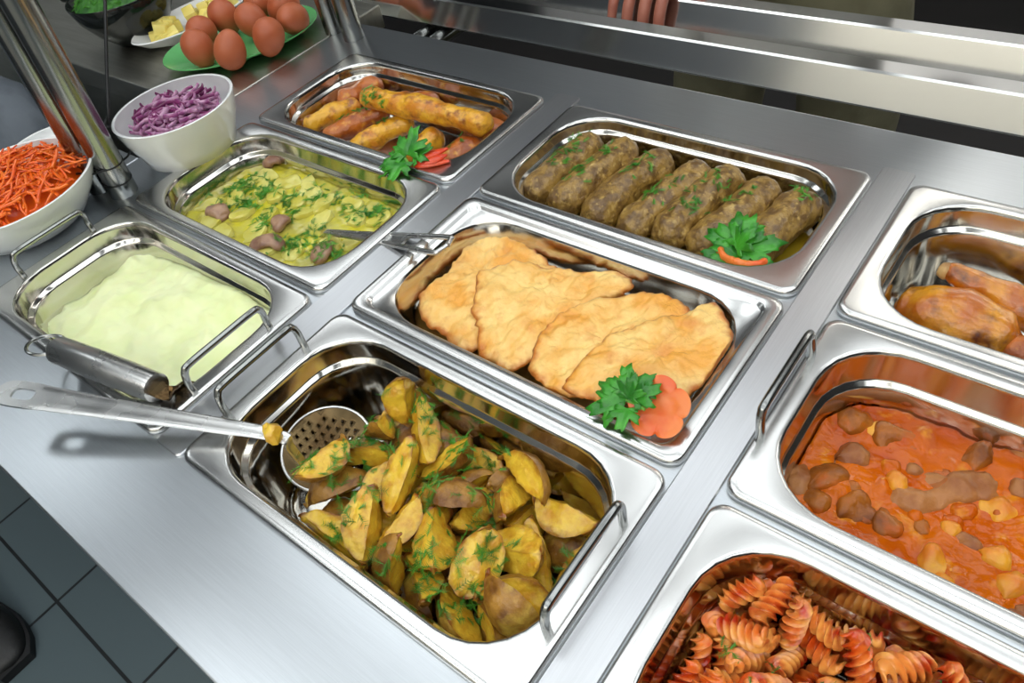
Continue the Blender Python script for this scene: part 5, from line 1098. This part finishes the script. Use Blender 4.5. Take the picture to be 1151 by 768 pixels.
# smoky glass bowl of greens
gc = Vector((-.775, .462, CTZ + .0004)); GS = .80
gb = root('glass_bowl', gc, 'dark smoky glass bowl of chopped greens on the side counter', 'bowl')
part('bowl_body', lathe(gc, [(a_ * GS, b_ * GS) for a_, b_ in ((.036, 0), (.046, .003), (.050, .008), (.072, .030), (.092, .062), (.100, .092), (.099, .0935), (.097, .092), (.089, .062), (.069, .031), (.044, .010), (.01, .008))], 48, cap0=True, cap1=True), M['smoke'], gb, angle=60)
hd = Vector((-.95, -.32, 0)).normalized()
hp = gc + hd * .098 * GS + Vector((0, 0, .088 * GS)); hs = hd.cross(Vector((0, 0, 1)))
part('handle', tube(smoothpath([hp + hs * .022, hp + hd * .022 + hs * .018, hp + hd * .030, hp + hd * .022 - hs * .018, hp - hs * .022], 6), .0035, 8), M['smoke'], gb)
V, F = lathe(gc, [(a_ * GS, b_ * GS) for a_, b_ in ((.02, .012), (.064, .032), (.084, .062), (.088, .082), (.062, .100), (.03, .112), (.004, .115))], 40, cap0=True, cap1=True)
V, F = lump(V, F, .004, 70, 8, .002, 170)
gr = single('chopped_greens', (V, F), M['greens'], 'chopped green herbs filling the dark glass bowl', 'greens', kind='stuff')
b2 = gc + Vector((.03, -.02, 0))
dill('herb_shreds', 'loose shreds of green herbs on top of the glass bowl heap', [gr], [(gc.x + rnd.uniform(-.05, .05), gc.y + rnd.uniform(-.05, .05), .010, 14) for _ in range(26)], 9, .008, .016)
sp1, sp2 = gc + Vector((-.075, -.050, .079)), gc + Vector((.045, .055, .090))
single('spoon', join(strip([sp1, sp1.lerp(sp2, .5) + Vector((0, 0, .006)), sp2, sp2 + Vector((.04, .05, .012))], [.010, .007, .008, .012], .003)), M['spoon'], 'steel spoon lying across the dark glass bowl rim', 'spoon')

# ---------------------------------------------------------------- grey fabric at the far left
def bundle(c, R, seed, a, ribs):
    n, m = 60, 30; rings = []
    for i in range(m):
        t = PI * (i + .5) / m
        rg = []
        for k in range(n):
            p = 2 * PI * k / n
            e = lambda q, w: math.copysign(abs(q) ** w, q)
            v = Vector((R[0] * e(math.sin(t), .8) * e(math.cos(p), .85), R[1] * e(math.sin(t), .8) * e(math.sin(p), .85), -R[2] * math.cos(t)))
            v *= 1 + .05 * math.sin(v.z * ribs + 6 * nz(v, 6, seed) + v.x * ribs * .3)
            rg.append(c + Vector((v.x * math.cos(a) - v.y * math.sin(a), v.x * math.sin(a) + v.y * math.cos(a), v.z)))
        rings.append(rg)
    return lump(*loft(rings, True, True), .035, 9, seed, .014, 26)
stand = root('low_stand', (-1.1, .14, FZ), 'low dark stand under the grey fabric at far left', 'stand')
part('shelf', box(-1.5, -.70, -.12, .34, -.42, -.40, .003), M['dark'], stand, smooth=False)
for lx in (-1.47, -.73):
    for ly in (-.09, .31): part('leg', box(lx - .015, lx + .015, ly - .015, ly + .015, FZ, -.4205), M['tube'], stand, smooth=False)
single('fabric_bundle', bundle(Vector((-1.03, .16, -.165)), (.30, .15, .235), 4, .15, 60), M['cloth'], 'rumpled dark grey fabric bulging beyond the posts at far left', 'fabric', angle=0)
single('fabric_roll', sausage([(-1.0, -.05, -.345), (-.88, -.02, -.25), (-.76, .02, -.335)], .062, 40, lambda t: 1 + .05 * math.sin(t * 60), .01, 14, 6), M['cloth'], 'smaller ribbed grey fabric roll behind the carrot bowl, at the left edge', 'fabric', angle=0)

# ---------------------------------------------------------------- shoe on the tiled floor
M['shoe'] = mat('black_shoe', S(20, 21, 22), S(30, 31, 32), scale=60, rough=.5, bump=.3, bscale=200)
tip = back(12, 746, FZ + .03)
shn = root('shoe', (tip.x - .14, tip.y, FZ), 'black shoe on the grey floor tiles at the bottom left edge', 'shoe')
def shoe_ring(t, k, z0=None):
    # t 0 heel .. 1 toe
    wv = [.028, .034, .034, .036, .044, .050, .050, .044, .026][k]; hh = [.085, .095, .098, .09, .075, .062, .052, .045, .03][k]
    x = tip.x - .29 + .29 * t
    return [Vector((x, tip.y + wv * math.cos(2 * PI * i / 24), FZ + .018 + max(0, math.sin(2 * PI * i / 24)) ** .8 * (hh - .018) - .004 * max(0, -math.sin(2 * PI * i / 24)))) for i in range(24)]
part('upper', loft([shoe_ring(k / 8, k) for k in range(9)], True, True), M['shoe'], shn, sub=1, angle=0)
ws = [.030, .037, .038, .040, .047, .053, .053, .047, .030]
part('sole', loft([[Vector((tip.x - .293 + .297 * k / 8, tip.y + ws[k] * a, FZ + b)) for a, b in ((-1, .001), (-.95, 0), (.95, 0), (1, .001), (1, .018), (.9, .020), (-.9, .020), (-1, .018))] for k in range(9)], True, True), M['dark'], shn)

# ---------------------------------------------------------------- the customer
M['skin_tone'] = mat('skin', S(176, 112, 92), S(164, 98, 80), scale=30, rough=.5, bump=.15, bscale=260, sss=.15, sssr=.006)
M['khaki'] = mat('khaki_cloth', S(122, 118, 92), S(106, 102, 78), scale=14, rough=.9, bump=.3, bscale=220)
M['jacket'] = mat('pale_jacket', S(186, 186, 182), S(176, 176, 172), scale=16, rough=.85, bump=.3, bscale=220)
M['hair'] = mat('dark_hair', S(40, 30, 24), rough=.6)
M['nail'] = mat('nail', S(214, 160, 140), rough=.25)
PX, PY = .045, 1.055
per = root('person', (PX, PY, FZ), 'person in khaki trousers standing behind the rails, gripping the second tray rail', 'person')
def skin(name, V, E, R, m, par, sub=2, rooti=0, label=None):
    me = bpy.data.meshes.new(name); o0 = Vector(par.location)
    me.from_pydata([tuple(Vector(v) - o0) for v in V], E, []); me.materials.append(m)
    o = link(name, me); o.parent = par
    md = o.modifiers.new('skin', 'SKIN'); md.use_smooth_shade = True; md.branch_smoothing = .3
    sv = me.skin_vertices[0].data
    for i, r in enumerate(R): sv[i].radius = r if isinstance(r, tuple) else (r, r); sv[i].use_root = (i == rooti)
    s = o.modifiers.new('sub', 'SUBSURF'); s.levels = sub; s.render_levels = sub
    if label: o['label'] = label
    return o
V, E, R = [], [], []
def chain(start, pts):
    prev = start
    for p, r in pts:
        V.append(p); R.append(r); i = len(V) - 1
        if prev is not None: E.append((prev, i))
        prev = i
    return prev
pel = chain(None, [((PX, PY, .04), (.105, .085))])
ch = chain(pel, [((PX, PY + .01, .18), (.125, .09)), ((PX, PY + .0, .34), (.145, .10)), ((PX, PY - .01, .47), (.14, .09))])
chain(ch, [((PX, PY - .01, .56), .055), ((PX, PY - .03, .62), .058), ((PX, PY - .05, .70), (.075, .088)), ((PX, PY - .05, .79), (.070, .085)), ((PX, PY - .045, .84), (.04, .05))])
HX = -.062     # the right hand on the rail
chain(pel, [((PX - .090, PY, -.06), .066), ((PX - .108, PY - .02, -.22), .072), ((PX - .108, PY - .025, -.40), .052), ((PX - .108, PY, -.56), .050), ((PX - .108, PY + .02, -.77), .036), ((PX - .108, PY - .01, -.815), .034), ((PX - .112, PY - .12, -.832), .026)])
chain(pel, [((PX + .090, PY, -.06), .066), ((PX + .108, PY - .01, -.22), .072), ((PX + .108, PY - .01, -.40), .052), ((PX + .108, PY + .01, -.56), .050), ((PX + .108, PY + .03, -.77), .036), ((PX + .108, PY, -.815), .034), ((PX + .112, PY - .11, -.832), .026)])
wr = chain(ch, [((PX - .17, PY, .45), .056), ((PX - .215, PY + .03, .32), .046), ((PX - .225, PY + .045, .19), .040), ((-.135, PY - .02, .105), .038), ((HX - .012, .945, .040), (.030, .024)), ((HX - .003, .905, .033), (.034, .017))])
kn = .0095
for dx, y0, ln, r in ((-.031, .868, .82, .0074), (-.0105, .862, 1.0, .0086), (.0125, .860, 1.05, .0090), (.0345, .866, 1.0, .0086)):
    x = HX + dx
    base = chain(wr, [((x * 1.0 - dx * .12, y0 + .012, .028), .0105)])
    yk = y0 - .038 * ln
    tz = -.030 if ln > .9 else -.012
    chain(base, [((x, yk, .0165), r * 1.05), ((x + dx * .03, min(yk - .020, .7885), .0085), r), ((x + dx * .05, .7775, -.010 if ln > .9 else -.002), r * .98), ((x + dx * .05, .7690, tz - .016), r * .82)])
chain(wr, [((HX + .045, .892, .022), .012), ((HX + .062, .862, .013), .0105), ((HX + .060, .838, .0125), .009)])
LH = Vector((PX + .10, PY - .20, .30))     # the left hand rests against the chest
lw = chain(ch, [((PX + .17, PY, .45), .056), ((PX + .225, PY + .03, .34), .046), ((PX + .25, PY + .02, .22), .042), ((PX + .20, PY - .12, .27), .036), (tuple(LH + Vector((.04, .02, -.01))), (.028, .024)), (tuple(LH), (.020, .032))])
for k in range(4):
    q = LH + Vector((-.035, .0, -.030 + .020 * k))
    b0 = chain(lw, [(tuple(q), .0100)])
    chain(b0, [(tuple(q + Vector((-.028, .014, 0))), .0086), (tuple(q + Vector((-.046, .036, 0))), .0074)])
chain(lw, [(tuple(LH + Vector((-.012, -.004, .045))), .0105), (tuple(LH + Vector((-.030, -.002, .060))), .009)])
body = skin('body', V, E, R, M['skin_tone'], per, 2)
def cloth(name, chains, m):
    global V, E, R
    V, E, R = [], [], []
    ids = {}
    for key, start, pts in chains: ids[key] = chain(ids.get(start), pts)
    return skin(name, V, E, R, m, per, 2)
cloth('trousers', [('p', None, [((PX, PY, .11), (.138, .108)), ((PX, PY, .02), (.142, .112))]),
                   ('a', 'p', [((PX - .085, PY, -.075), .092), ((PX - .108, PY - .02, -.22), .086), ((PX - .108, PY - .025, -.40), .072), ((PX - .108, PY, -.56), .066), ((PX - .108, PY + .02, -.77), .058)]),
                   ('b', 'p', [((PX + .085, PY, -.075), .092), ((PX + .108, PY - .01, -.22), .086), ((PX + .108, PY - .01, -.40), .072), ((PX + .108, PY + .01, -.56), .066), ((PX + .108, PY + .03, -.77), .058)])], M['khaki'])
cloth('jacket', [('p', None, [((PX, PY, .0), (.160, .130)), ((PX, PY, .09), (.158, .126)), ((PX, PY + .01, .18), (.150, .114)), ((PX, PY, .34), (.165, .12)), ((PX, PY - .01, .47), (.155, .105))]),
                 ('n', 'p', [((PX, PY - .01, .545), .068)]),
                 ('a', 'p', [((PX - .17, PY, .45), .070), ((PX - .215, PY + .03, .32), .060), ((PX - .225, PY + .045, .19), .054), ((-.140, PY - .015, .112), .047), ((-.100, .985, .068), .040)]),
                 ('b', 'p', [((PX + .17, PY, .45), .070), ((PX + .225, PY + .03, .32), .060), ((PX + .25, PY + .02, .22), .054), ((PX + .20, PY - .12, .27), .046), ((PX + .165, PY - .16, .285), .042)])], M['jacket'])
hc = Vector((PX, PY - .040, .80))
hr = [[hc + Vector((.082 * math.sin(t) * math.cos(2 * PI * k / 28), .098 * math.sin(t) * math.sin(2 * PI * k / 28) + .012, .082 * math.cos(t) - .008 + (.0 if math.sin(2 * PI * k / 28) < 0 else -.03 * math.sin(t)))) for k in range(28)] for t in [PI * .62 * (i + .3) / 12 for i in range(12)]]
part('hair', lump(*loft(hr, True, True), .006, 40, 3), M['hair'], per)
for dx, ln in ((-.0105, 1), (.0125, 1), (.0345, 1)):
    x = HX + dx * 1.05
    part('nail', lathe((x, .7615, -.0425), [(.001, -.001), (.0055, -.0006), (.0058, .0004), (.004, .0012), (.001, .0014)], 16, cap0=True, cap1=True, sy=.55, sx=.95), M['nail'], body)
# simple face: nose, ears, eyes belong to the head
part('eye', join(*[lathe((PX + s * .030, PY - .128, .735), [(.001, -.011), (.007, -.008), (.011, 0), (.007, .008), (.001, .011)], 16) for s in (-1, 1)]), M['china'], body)
part('nose', sausage([(PX, PY - .128, .735), (PX, PY - .142, .712), (PX, PY - .146, .700)], .011, 14), M['skin_tone'], body)
